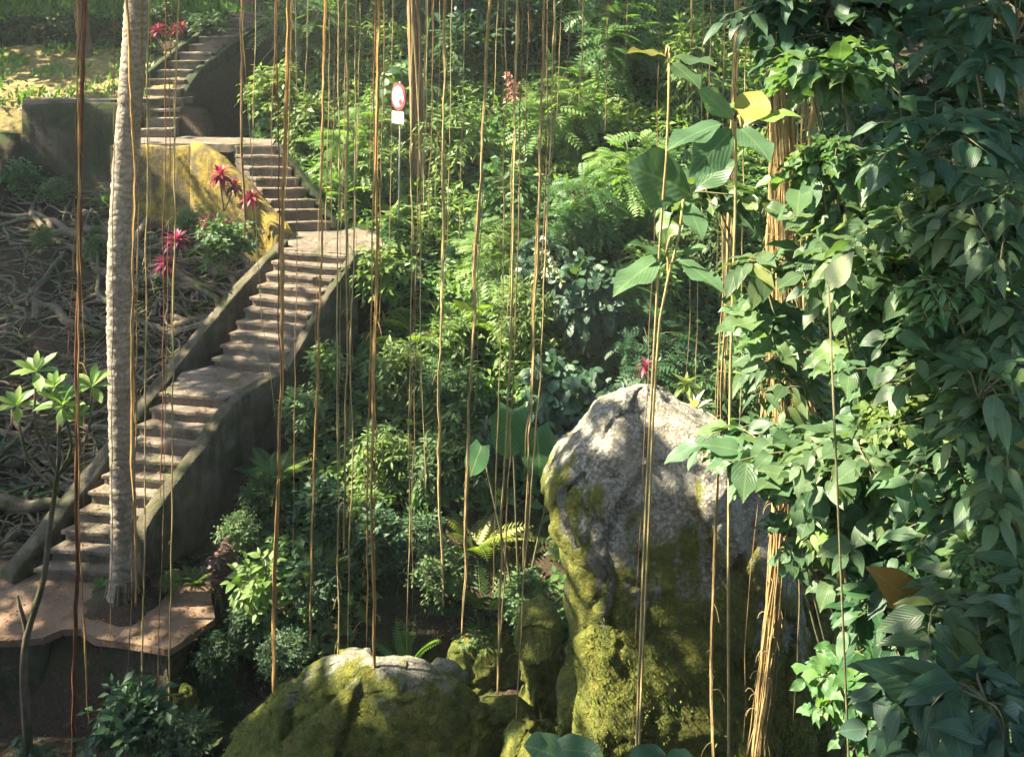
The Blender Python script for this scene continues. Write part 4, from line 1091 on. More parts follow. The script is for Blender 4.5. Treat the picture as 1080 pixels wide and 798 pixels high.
for k in range(60):
    a = r.random() * 6.28; d = np.array([math.cos(a), math.sin(a), 0]); h = .12 + .4 * r.random()
    tube(m, resample([b0 + d * .18 + [0, 0, h * .8], b0 + d * (.21 + .03 * r.random()) + [0, 0, h * .4], b0 + d * (.25 + .10 * r.random()) + [0, 0, -.05]], 6), .016 + .012 * r.random(), 5, r.random())
part('root_base', m, M['bark_root'], palm)
m = MB(); r = np.random.default_rng(6); tp_ = pts[-1]
for k in range(13):
    a = k * 2.4; q = .1 + 1.0 * r.random(); d = np.array([math.cos(a) * math.cos(q), math.sin(a) * math.cos(q), math.sin(q)])
    scatter(m, T_PALM, [tp_ + d * .1], d[None], (UP - d * .3)[None], [2.6 + .5 * r.random()], [r.random()], np.array([.8]))
part('crown', m, M['leaf_canopy'], palm)

# ------------------------------------------------------------------ sign
c = P(420, 102, 19.0); fdir = nrm(np.array([-.78, -.62, 0])); sx = np.array([-fdir[1], fdir[0], 0])
sign = empty('round_sign', (c[0], 19.0, float(ground(c[0], 19.0))), 'round red-rimmed sign with a small white plate on a thin metal pole', 'sign')


def disc(r0, th, off, n=40, inner=0):
    m = MB(); a = np.arange(n) / n * 2 * math.pi
    ring = lambda rr, o: c + fdir * o + rr * (np.cos(a)[:, None] * sx + np.sin(a)[:, None] * UP)
    j = np.arange(n); j2 = (j + 1) % n
    V = np.concatenate([ring(r0, off), ring(r0, off - th), [c + fdir * off], [c + fdir * (off - th)]])
    m.add(V, [np.stack([j, j + n, j2 + n, j2], -1), np.concatenate([np.stack([j2, np.full(n, 2 * n), j], -1), np.stack([j + n, np.full(n, 2 * n + 1), j2 + n], -1)])]); return m


def plate(ctr, w, h, th, off):
    m = MB(); V = []
    for o_ in (off, off - th):
        for (a, b) in ((-1, -1), (1, -1), (1, 1), (-1, 1)): V.append(ctr + fdir * o_ + sx * a * w / 2 + UP * b * h / 2)
    m.add(V, [np.array([(0, 1, 2, 3), (7, 6, 5, 4), (0, 4, 5, 1), (1, 5, 6, 2), (2, 6, 7, 3), (3, 7, 4, 0)])]); return m


part('rim', disc(.275, .02, 0), M['sign_red'], sign, False)
part('face', disc(.215, .006, .009), M['sign_face'], sign, False)
m = MB(); V = []
for o_ in (.014, .010):
    for (a, b) in ((-.185, -.10), (-.10, -.175), (-.02, -.10), (-.11, -.03)): V.append(c + fdir * o_ + sx * a * -1 + UP * b)
m.add(V, [np.array([(0, 1, 2, 3), (7, 6, 5, 4), (0, 4, 5, 1), (1, 5, 6, 2), (2, 6, 7, 3), (3, 7, 4, 0)])]); part('red_mark', m, M['sign_red'], sign, False)
pc = c - UP * .42
part('text_plate', plate(pc, .44, .24, .015, .012), M['sign_white'], sign, False)
for k, w in enumerate((.30, .34, .26)):
    part('text_line', plate(pc + UP * (.06 - .055 * k), w, .022, .004, .016), M['sign_ink'], sign, False)
m = MB(); tube(m, np.array([c + UP * .3 - fdir * .04, c - UP * .9 - fdir * .04, [c[0], c[1], sign.location[2] - .1]]), .017, 8); part('pole', m, M['metal'], sign)

# ------------------------------------------------------------------ hanging aerial roots
HR = [  # points (px, py) from the top, Y, width in px, material, label
    ([(89, 0), (82, 300), (79, 640), (77, 860)], 10.5, 7.5, 'root_red', 'thick dark red-brown root hanging full height left of the palm trunk'),
    ([(83, 330), (84, 560), (90, 680), (94, 762)], 10.3, 4, 'root_orange', 'thin orange root twisting over the thick red-brown root, ending in the dark bed'),
    ([(121, 0), (118, 420), (116, 682)], 11.6, 2.4, 'root_brown', 'thin brown root just left of the palm trunk'),
    ([(134, 0), (141, 180), (140, 420), (144, 640)], 12.2, 5, 'root_orange', 'orange-brown root hugging the front of the palm trunk'),
    ([(157, 0), (154, 300), (151, 600), (148, 860)], 11.4, 4, 'root_tan', 'straight tan root along the right side of the palm trunk'),
    ([(139, 600), (136, 700), (135, 860)], 11.2, 3, 'root_brown', 'short-looking brown root in front of the terrace edge below the palm'),
    ([(174, 150), (172, 380), (170, 525)], 12.4, 3, 'root_red', 'dark reddish root ending above the lower flight of steps'),
    ([(187, 0), (183, 300), (180, 560), (178, 745)], 11.5, 3.6, 'root_tan', 'tan root crossing the first landing down past the terrace corner'),
    ([(171, 545), (168, 640), (167, 860)], 11.3, 2.4, 'root_brown', 'faint brown root before the terrace corner'),
    ([(256, 0), (255, 120), (259, 255)], 16.6, 4.5, 'root_brown', 'brown root hanging in front of the dark curved stair wall'),
    ([(303, 60), (299, 280), (294, 450), (290, 640), (287, 860)], 10.4, 7.5, 'root_orange', 'thick orange root hanging before the second flight of steps'),
    ([(293, 60), (294, 300), (295, 420), (293, 520)], 10.3, 3.2, 'root_red', 'red-brown root joining the thick orange one before the second flight'),
    ([(262, 120), (276, 320), (291, 455)], 10.5, 1.8, 'root_tan', 'fine slanting root meeting the thick orange one from the left'),
    ([(312, 200), (311, 420), (308, 600)], 11.8, 2.2, 'root_brown', 'thin brown root just right of the thick orange one'),
    ([(342, 60), (336, 360), (330, 520), (326, 692)], 11.2, 4.6, 'root_orange', 'orange root swelling lower down, right of the first landing'),
    ([(357, 120), (356, 430), (357, 690), (357, 860)], 10.2, 3.6, 'root_tan', 'tan root, first of the close trio at the middle landing edge'),
    ([(366, 120), (364, 380), (363, 580)], 10.6, 4.2, 'root_gold', 'golden root in the middle of the close trio at landing edge'),
    ([(374, 120), (371, 400), (369, 690)], 11.2, 3.2, 'root_tan', 'pale root, last of the close trio at the middle landing edge'),
    ([(399, 0), (396, 330), (392, 560), (394, 690), (399, 860)], 9.9, 6, 'root_orange', 'bright orange root falling onto the lit top of the low boulder'),
    ([(390, 420), (387, 560), (386, 690)], 10.6, 4, 'root_orange', 'short orange root beside the bright one above the low boulder'),
    ([(434, 150), (432, 450), (430, 692)], 11.2, 2.8, 'root_tan', 'thin tan root ending on the crest of the low boulder'),
    ([(441, 180), (437, 420), (434, 640)], 12.0, 2.4, 'root_brown', 'thin brown root close behind the tan one over the low boulder'),
    ([(469, 0), (467, 250), (463, 460), (467, 640)], 12.4, 5.2, 'root_tan', 'tan root with a thickened knot in front of the dark gully'),
    ([(447, 120), (444, 330), (448, 520)], 13.5, 2.8, 'root_tan', 'thin root with pale leaf shreds left of the knotted one'),
    ([(516, 0), (506, 180), (497, 380), (491, 560), (486, 670)], 12.0, 6.2, 'root_gold', 'long straight pale golden root down the middle of the scene'),
    ([(534, 0), (530, 260), (524, 480), (520, 640)], 12.6, 3, 'root_tan', 'thin root, leftmost strand of the central cluster'),
    ([(545, 60), (540, 300), (530, 540), (521, 860)], 11.0, 4.6, 'root_tan', 'tan root, thickest strand of the central cluster'),
    ([(550, 40), (545, 300), (536, 520), (527, 700)], 11.6, 3.4, 'root_brown', 'brown root, rightmost strand of the central cluster'),
    ([(574, 0), (568, 220), (560, 430), (552, 600)], 12.2, 5, 'root_gold', 'golden root falling past the elephant-ear leaves'),
    ([(563, 480), (554, 600), (543, 775)], 10.0, 3.4, 'root_tan', 'tan root ending above the gap between the two boulders'),
    ([(578, 0), (575, 200), (570, 290)], 14.5, 3, 'root_brown', 'brown root close behind the golden one above the white-flowered spray'),
    ([(683, 400), (672, 640), (666, 860)], 7.7, 2.2, 'root_brown', 'thin brown root hanging down the face of the tall boulder'),
    ([(775, 90), (766, 300), (757, 520), (752, 640), (752, 860)], 7.2, 5.5, 'root_gold', 'stout golden root with shaggy lower end before the tall boulder'),
    ([(763, 150), (760, 330), (755, 470)], 7.8, 3, 'root_tan', 'thin root just left of the stout golden one'),
    ([(739, 160), (737, 300), (733, 420)], 11.5, 2.4, 'root_tan', 'thin root behind the pink flower, right of two'),
    ([(729, 180), (727, 330), (724, 400)], 11.8, 2.0, 'root_tan', 'thin root behind the pink flower, left of two'),
    ([(784, 200), (782, 380), (778, 470)], 9.0, 3, 'root_tan', 'thin root hanging between the stout golden root and the root curtain'),
    ([(812, 180), (810, 380), (806, 520)], 8.8, 3, 'root_tan', 'thin tan root against the left edge of the root curtain'),
    ([(800, 520), (788, 660), (784, 790)], 7.9, 2.6, 'root_brown', 'thin brown root left of the lower shaggy root bundle'),
    ([(843, 520), (842, 640), (838, 760)], 7.8, 2.6, 'root_tan', 'thin root right of the lower shaggy root bundle'),
]
# fine background strands, upper middle
bgs = [(268, 0, 170), (288, 20, 200), (323, 0, 120), (346, 0, 260), (352, 0, 240), (363, 0, 250), (377, 0, 262), (402, 30, 300), (412, 40, 330), (449, 0, 240), (455, 0, 250), (462, 0, 220), (474, 0, 300),
       (304, 60, 230), (338, 90, 270), (523, 0, 120), (556, 0, 180), (590, 0, 130), (613, 10, 112), (640, 0, 140), (660, 0, 90), (727, 0, 130), (748, 20, 150), (815, 30, 170), (830, 60, 190), (600, 0, 90), (487, 60, 260), (540, 150, 300)]
wh = {268: 'before the dark curved stair wall', 288: 'at the right end of the dark curved stair wall', 323: 'before the far flight of steps', 346: 'left strand of a close pair over the third flight',
      352: 'right strand of a close pair over the third flight', 363: 'hanging over the back of the middle landing', 377: 'hanging over the middle of the middle landing', 402: 'hanging left of the sign, over the landing tip',
      412: 'touching the left side of the round sign', 449: 'nearest the right side of the vine-wrapped trunk', 455: 'second strand right of the vine-wrapped trunk', 462: 'third strand right of the vine-wrapped trunk',
      474: 'a little apart to the right of the vine-wrapped trunk', 304: 'over the upper steps of the third flight', 338: 'over the lower steps of the third flight', 523: 'left of the withered pinkish spray',
      556: 'right of the withered pinkish spray', 590: 'before the dark left part of the jungle hollow', 613: 'thicker, before the middle of the jungle hollow', 640: 'at the right side of the jungle hollow',
      660: 'short, above the feathery bush at the hollow', 727: 'behind the thin tan sapling', 748: 'above the glowing leaf of the upper sapling', 815: 'above the golden root curtain, left of two',
      830: 'above the golden root curtain, right of two', 600: 'short, beside the thicker one at the jungle hollow', 487: 'left of the long straight golden root', 540: 'within the central cluster, high up'}
for k, (x, y0, y1) in enumerate(bgs):
    Y = 15.5 + (k * 7 % 5) * .8
    if x in (412,): Y = 18.0
    HR.append(([(x + 3, y0 - 40), (x, (y0 + y1) / 2), (x - 3, y1)], Y, (2.0, 2.6, 1.8)[k % 3] * (1.7 if x == 613 else 1), ('root_tan', 'root_brown', 'root_gold')[k % 3], 'fine far-off root ' + wh[x]))
for k, (pp, Y, w, mat, lab) in enumerate(HR):
    r = np.random.default_rng(900 + k); p = [P(a, b, Y) for a, b in pp]
    d = nrm(p[0] - p[1]); top = 12.6 + r.random()
    up = p[0] + d * (top - p[0][2]) / max(d[2], .5)
    p = [up + [(up[0] - p[0][0]) * -.5, 0, 0]] + p
    L = sum(np.linalg.norm(p[i + 1] - p[i]) for i in range(len(p) - 1)); n = int(L / .10) + 8
    q = resample(p, n); ph = r.random() * 50
    wob = np.array([[noise.noise(Vector((z * .9, ph, 0))), noise.noise(Vector((z * .9, ph, 7))), 0] for z in q[:, 2]])
    wob2 = np.array([[noise.noise(Vector((z * 4, ph, 3))), noise.noise(Vector((z * 4, ph, 9))), 0] for z in q[:, 2]])
    R0 = w / 1000 * Y / 2 * .50
    wob3 = np.array([[noise.noise(Vector((z * 1.9, ph, 13))), noise.noise(Vector((z * 1.9, ph, 19))), 0] for z in q[:, 2]])
    q = q + wob * .025 + wob2 * R0 * .8 + wob3 * .016
    rr = R0 * (.82 + .28 * np.array([noise.noise(Vector((z * 1.7, ph, 20))) for z in q[:, 2]]) + .22 * np.array([noise.noise(Vector((z * 7, ph, 30))) for z in q[:, 2]]))
    rr[-6:] *= np.linspace(1, .35, 6)
    f = MB(); tube(f, q, rr, 7 if w > 3 else 5, r.random())
    if w > 2.5:    # a finer root branching off and hanging beside
        for j in range(1 + (w > 4.5)):
            i0 = int(n * r.uniform(.25, .6)); i1 = min(n - 1, i0 + int(n * r.uniform(.15, .4))); a = r.random() * 6.28; k_ = np.linspace(0, 1, i1 - i0)
            if i1 - i0 < 6: continue
            of = np.stack([np.cos(a) * np.sqrt(k_), np.sin(a) * np.sqrt(k_), -.1 * k_], -1) * r.uniform(.03, .09)
            of[:, 0] += .012 * np.sin(k_ * 9 + ph)
            tube(f, q[i0:i1] + of, R0 * .35 * np.linspace(1, .5, i1 - i0), 4, r.random())
    if w > 4:      # several strands grown together
        for j in range(3 if w > 6 else 2):
            a0 = r.random() * 6.28; tw = r.uniform(.3, 1.2); i0 = int(n * r.uniform(0, .4)); sl = slice(i0, n)
            a = a0 + tw * q[sl, 2]; of = np.stack([np.cos(a), np.sin(a), np.zeros_like(a)], -1) * (R0 * .85)[..., None] if np.ndim(R0) else np.stack([np.cos(a), np.sin(a), np.zeros_like(a)], -1) * R0 * .85
            tube(f, q[sl] + of, rr[sl] * .55, 5, r.random())
    if w > 3:      # hair roots
        for j in range(int(w * 4)):
            i = r.integers(n // 3, n - 2); dr = nrm(r.normal(size=3) * [1, 1, .4] - [0, 0, .5]); l = .05 + .12 * r.random()
            tube(f, resample([q[i], q[i] + dr * l * .6, q[i] + dr * l - [0, 0, l * .6]], 4), .0022, 3, r.random(), False)
    z0 = q[-1]
    solo('hanging_root', f, M[mat], z0, lab, 'aerial root', 'aerial roots hanging from the banyan')


def bundle(top, bot, n, rs, mat, lab, seed, fray=.0, wid=(.13, .10)):
    r = np.random.default_rng(seed); top, bot = np.array(top), np.array(bot)
    o = empty('root_curtain', bot, lab, 'root bundle')
    for k in range(n):
        a = r.uniform(-1, 1); dy = r.normal() * .05
        p = [top + [a * wid[0] + r.normal() * .01, dy, 1.5 * r.random() + 4.], top + [a * wid[0], dy, 0], (top + bot) / 2 + [a * .5 * (wid[0] + wid[1]) + r.normal() * .02, dy, 0],
             bot + [a * wid[1] * (1 + fray * .8) + r.normal() * .015, dy, (r.random() - .3) * .35]]
        q = resample(p, 46); ph = r.random() * 40
        q[:, 0] += [.03 * noise.noise(Vector((z * 1.9, ph, 0))) + .012 * noise.noise(Vector((z * 6, ph, 4))) for z in q[:, 2]]
        R0 = rs * (r.uniform(.5, 1.25) if k % 6 else 2.3); rr = R0 * (.85 + .4 * np.array([noise.noise(Vector((z * 5, ph, 1))) for z in q[:, 2]]))
        rr[-5:] *= np.linspace(1, .3, 5); m = MB(); tube(m, q, rr, 6, r.random())
        for j in range(12):
            i = r.integers(12, 44); dr = nrm(r.normal(size=3) * [1, 1, .4] - [0, 0, .6]); l = .03 + .08 * r.random()
            tube(m, resample([q[i], q[i] + dr * l * .6, q[i] + dr * l - [0, 0, l * .7]], 4), .003, 3, r.random(), False)
        part('strand', m, M[mat], o)


bundle(P(836, 190, 8.6), P(832, 475, 8.4), 24, .008, 'root_gold', 'curtain of golden aerial roots with a frayed lower end behind the thicket leaves', 41, .6, (.20, .17))
bundle(P(822, 575, 7.6), P(796, 830, 7.5), 26, .0075, 'root_gold', 'shaggy sunlit bundle of aerial roots against the right side of tall boulder', 42, .5, (.07, .045))
bundle(P(775, 90, 9.4), P(764, 420, 9.3), 4, .010, 'root_tan', 'slim bundle of tan roots behind the stout golden root', 43, .2, (.03, .02))

# ------------------------------------------------------------------ tangled roots on the left bank
bank = empty('root_tangle', (-7.5, 15.5, 1.0), 'mass of tangled grey surface roots covering the bank left of the stairs', 'tree roots')
r = np.random.default_rng(77)
for k in range(96):
    if k < 60:
        px, py = r.uniform(-60, 215), r.uniform(195, 590)
    else:
        px, py = r.uniform(150, 300), r.uniform(215, 400)
    # where the sight line meets the bank
    Y = np.linspace(11, 21, 160); pz = CAMZ - (py - HY) / FPX * Y; hit = np.where(pz <= .57 * np.clip(Y - 13.5, 0, None) - .1)[0]
    y0 = Y[hit[0]] if len(hit) else 20.
    x = (px - 540) / 1000 * y0; y = y0; hd = r.choice([0, math.pi]) + r.normal() * .55 - .25; n = int(r.uniform(28, 75)); R0 = r.choice([.022, .035, .05, .07, .10], p=[.28, .28, .22, .15, .07])
    q = []; ph = r.random() * 90; lift = r.uniform(.0, .16)
    for i in range(n):
        gz = .57 * max(y - 13.5, 0) - .1 + .13 * noise.fractal(Vector((x * .6, y * .6, 0)), 1., 2., 4)
        q.append([x, y, gz + R0 * .6 + lift + .10 * noise.noise(Vector((i * .25, ph, 0)))])
        hd += .24 * noise.noise(Vector((i * .22, ph, 5))) * 1.6
        x += .12 * math.cos(hd); y += .10 * math.sin(hd); y = min(max(y, 13.6), 20.5)
        x = min(x, np.interp(y, [13, 15, 16, 17.3, 18.5, 20], [-6.7, -5.7, -5.3, -4.45, -4.9, -6.2]) - .12)
    m = MB(); tube(m, resample(q, n * 3), R0 * np.linspace(1.1, .35, n * 3) * (1 + .15 * np.sin(np.linspace(0, 17, n * 3) + ph)), 8, r.random())
    part('root', m, M['bark_root'], bank)

m = MB()
for k in range(430):
    px, py = (r.uniform(-60, 230), r.uniform(185, 590)) if k < 290 else (r.uniform(150, 310), r.uniform(210, 390))
    Y = np.linspace(11, 21, 160); pz = CAMZ - (py - HY) / FPX * Y; hit = np.where(pz <= .57 * np.clip(Y - 13.5, 0, None) - .1)[0]
    y = Y[hit[0]] if len(hit) else 20.
    x = (px - 540) / 1000 * y; hd = r.choice([0, math.pi]) + r.normal() * .5 - .2; n = int(r.uniform(12, 34)); R0 = r.uniform(.007, .028); q = []; ph = r.random() * 90; lift = r.uniform(.02, .24)
    for i in range(n):
        gz = .57 * max(y - 13.5, 0) - .1 + .13 * noise.fractal(Vector((x * .6, y * .6, 0)), 1., 2., 4)
        q.append([x, y, gz + lift + .12 * noise.noise(Vector((i * .25, ph, 0)))])
        hd += .42 * noise.noise(Vector((i * .35, ph, 5))) * 1.6; x += .09 * math.cos(hd); y += .08 * math.sin(hd); y = min(max(y, 13.6), 20.7)
        x = min(x, np.interp(y, [13, 15, 16, 17.3, 18.5, 20], [-6.7, -5.7, -5.3, -4.45, -4.9, -6.2]) - .1)
    tube(m, resample(q, n * 2), R0 * np.linspace(1.1, .5, n * 2), 5, r.random())
rl = part('rootlets', m, M['bark_root'], bank); rl['kind'] = 'stuff'

# ------------------------------------------------------------------ undergrowth, grass, litter
def noise2(x, y, s, o=0): return np.array([noise.noise(Vector((a * s, b * s, o))) for a, b in zip(x, y)])


r = RNG
n = 110000; x = r.uniform(-6.5, 9, n); y = r.uniform(12.6, 30, n)
b = np.interp(y, BX, BV); dn = noise2(x, y, .9, 2) + .25
ok = (x > b + .35) & (r.random(n) < .7 + dn) & ~((x > 2.2) & (y < 13)); ok &= ~((y < 14.2) & (x > -2.) & (x < .6))
x, y = x[ok], y[ok]; g = ground(x, y); hgt = np.clip(.26 + .45 * noise2(x, y, 1.1, 5), .04, .9) * r.random(len(x)) ** .5
xr, yr = r.uniform(3.2, 13, 34000), r.uniform(3.5, 20, 34000); okr = xr > .36 * yr + .3; x = np.concatenate([x, xr[okr]]); y = np.concatenate([y, yr[okr]]); g = np.concatenate([g, ground(xr[okr], yr[okr])])
hgt = np.concatenate([hgt, np.clip(.7 + 1.3 * noise2(xr[okr], yr[okr], .8, 25), .05, 2.2) * r.random(okr.sum()) ** .6])
f = MB(); d = r.normal(size=(len(x), 3)) * [1, 1, .45] + [0, -.35, -.05]; nn = r.normal(size=(len(x), 3)) * .35 + [0, -.35, 1]
tone = np.clip(.5 + .5 * noise2(x, y, .7, 8) + .25 * r.normal(size=len(x)), 0, 1)
scatter(f, T_DIA, np.stack([x, y, g + hgt + .03], -1), d, nn, .12 + .16 * r.random(len(x)), tone)
n = 60000; x = r.uniform(-5, 9, n); y = r.uniform(14.6, 29, n); b = np.interp(y, BX, BV)
ok = (x > b + .4) & (noise2(x, y, .8, 31) > -.05); x, y = x[ok], y[ok]; g = ground(x, y); hgt = np.clip(.34 + .5 * noise2(x, y, 1.0, 15), .05, .95) * r.random(len(x)) ** .4
f2 = MB(); scatter(f2, T_DIN, np.stack([x, y, g + hgt + .05], -1), r.normal(size=(len(x), 3)) * [1, 1, .5] + [0, -.3, .1], r.normal(size=(len(x), 3)) * .4 + [0, -.3, 1], .12 + .20 * r.random(len(x)), np.clip(.5 + .5 * noise2(x, y, .6, 18) + .25 * r.normal(size=len(x)), 0, 1))
tag(link('undergrowth', f2.mesh('undergrowth'), M['leaf_bright']), 'fresh yellow-green narrow-leaved ground cover patching the hillside', 'undergrowth', kind='stuff')
tag(link('undergrowth', f.mesh('undergrowth'), M['leaf_mid']), 'low leafy ground cover over the hillside between the bushes', 'undergrowth', kind='stuff')
n = 9000; x = r.uniform(-18, -6.5, n); y = r.uniform(12.2, 27, n); ok = noise2(x, y, .8, 12) > .12; ok &= ~((x > -11) & (y > 20.9) & (y < 23) & (r.random(n) < .9)); ok &= (y > 13.8) | (x < -12)
ok &= x < np.interp(y, [13, 15, 16, 17.3, 18.5, 20, 21, 27], [-6.9, -5.9, -5.5, -4.7, -5.1, -6.5, -9, -8]) - .1
x, y = x[ok], y[ok]; f = MB()
scatter(f, T_DIA, np.stack([x, y, ground(x, y) + .12 + .25 * r.random(len(x))], -1), r.normal(size=(len(x), 3)) * [1, 1, .4] + [0, -.3, 0], r.normal(size=(len(x), 3)) * .35 + [0, -.3, 1], .08 + .10 * r.random(len(x)), r.random(len(x)))
tag(link('ground_weeds', f.mesh('ground_weeds'), M['leaf_deep']), 'patches of small weeds growing between the tangled roots', 'weeds', kind='stuff')
mm = MB(); aa = np.linspace(0, 6.283, 40, endpoint=False); rg = np.array([0., .2, .34, .46, .56]); hh = np.array([.10, .09, .06, .02, -.03]); VV = []
for q_, h_ in zip(rg, hh):
    for a_ in aa:
        k_ = q_ * (1 + .5 * noise.noise(Vector((math.cos(a_) * 1.7, math.sin(a_) * 1.7, 3.)))); VV.append([-5.16 + k_ * math.cos(a_), 12.62 + k_ * .85 * math.sin(a_), h_ + .02 * noise.noise(Vector((a_ * 3, q_ * 9, 1)))])
i_ = np.arange(4)[:, None] * 40; j_ = np.arange(40)[None, :]
mm.add(VV, [np.stack([i_ + j_, i_ + 40 + j_, i_ + 40 + (j_ + 1) % 40, i_ + (j_ + 1) % 40], -1).reshape(-1, 4)])
tag(link('soil_mound', mm.mesh('soil_mound'), M['soil']), kind='structure')
n = 5200; x = r.uniform(-16, -3.9, n); y = r.uniform(11.8, 14, n); ok = r.random(n) < .40 + .35 * (noise2(x, y, 1.2, 3) > .1); x, y = x[ok], y[ok]
f = MB(); scatter(f, T_DIA, np.stack([x, y, np.full(len(x), .012)], -1), r.normal(size=(len(x), 3)) * [1, 1, .05], r.normal(size=(len(x), 3)) * .15 + UP, .03 + .05 * r.random(len(x)), r.random(len(x)))
tag(link('leaf_litter', f.mesh('leaf_litter'), M['leaf_brown']), 'scattered dry leaf litter on the reddish terrace', 'leaf litter', kind='stuff')
n = 16000; x = r.uniform(-17, -6.8, n); y = r.uniform(26.5, 33, n); f = MB()
scatter(f, T_DIN, np.stack([x, y, ground(x, y) + .02], -1), r.normal(size=(len(x), 3)) * [.4, .4, .2] + UP, r.normal(size=(len(x), 3)) + [0, -1, 0], .25 + .25 * r.random(len(x)), r.random(len(x)))
n = 2600; x = r.uniform(-17, -8.2, n); y = r.uniform(21.6, 24.8, n); ok = noise2(x, y, 1.4, 44) > .02; x, y = x[ok], y[ok]
scatter(f, T_DIN, np.stack([x, y, ground(x, y) + .02], -1), r.normal(size=(len(x), 3)) * [.6, .6, .2] + UP, r.normal(size=(len(x), 3)) + [0, -1, 0], .10 + .18 * r.random(len(x)), r.random(len(x)))
tag(link('grass', f.mesh('grass'), M['grass']), 'bright sunlit grass behind the dark hedge at the top', 'grass', kind='stuff')

# hedge at the top left
f, s = MB(), MB(); r = np.random.default_rng(8)
for k in range(10):
    c = np.array([-15.6 + k * .85, 25.3 + r.normal() * .2, 7.35 + .15 * r.normal()]); bb = c.copy(); bb[2] = float(ground(c[0], c[1]))
    cloud(r, bb, c, (.8, .55, .85), 110, 10, .17, T_OV2, f, s, 3, .02, .15)
o = empty('hedge', (-12, 24.8, 6.9), 'dark leafy hedge along the top of the bare yellow-lit bank', 'hedge'); part('foliage', f, M['leaf_deep'], o); part('stem', s, M['twig'], o)

n = 900; q_ = []
for (xa, ya, za, xb, yb, zb, nn_, w_) in [(-6.0, 13.0, 0, -4.9, 14.97, zB, 11, .5), (-4.5, 15.85, zB, -3.5, 17.15, zC, 10, .55), (-4.05, 18.8, zC, -5.4, 19.75, zD, 8, .42)]:
    for _ in range(150):
        k_ = r.integers(nn_); t_ = (k_ + r.random()) / nn_; u_ = r.choice([-1, 1]) * (1 - r.random() ** 1.6 * .9) * w_
        q_.append([xa + (xb - xa) * t_ + u_, ya + (yb - ya) * t_ - .12 * u_, za + (zb - za) * (k_ + 1) / nn_ + .022])
q_ = np.array(q_ + [[r.uniform(-5.3, -4.1), r.uniform(15.1, 15.8), zB + .02] for _ in range(60)] + [[r.uniform(-4.1, -2.7), r.uniform(17.4, 18.6), zC + .02] for _ in range(70)])
f = MB(); scatter(f, T_DIA, q_, r.normal(size=q_.shape) * [1, 1, .05], r.normal(size=q_.shape) * .2 + UP, .03 + .05 * r.random(len(q_)), r.random(len(q_)))
tag(link('leaf_litter', f.mesh('leaf_litter'), M['leaf_brown']), 'dry leaf litter lying on the steps and landings', 'leaf litter', kind='stuff')
# ------------------------------------------------------------------ trees: trunks in view, crowns above the frame, plus clumps added to block light
TG = []   # spots the sun must reach: (point, radius)


def lit(px, py, Y, rad): TG.append((P(px, py, Y), rad))


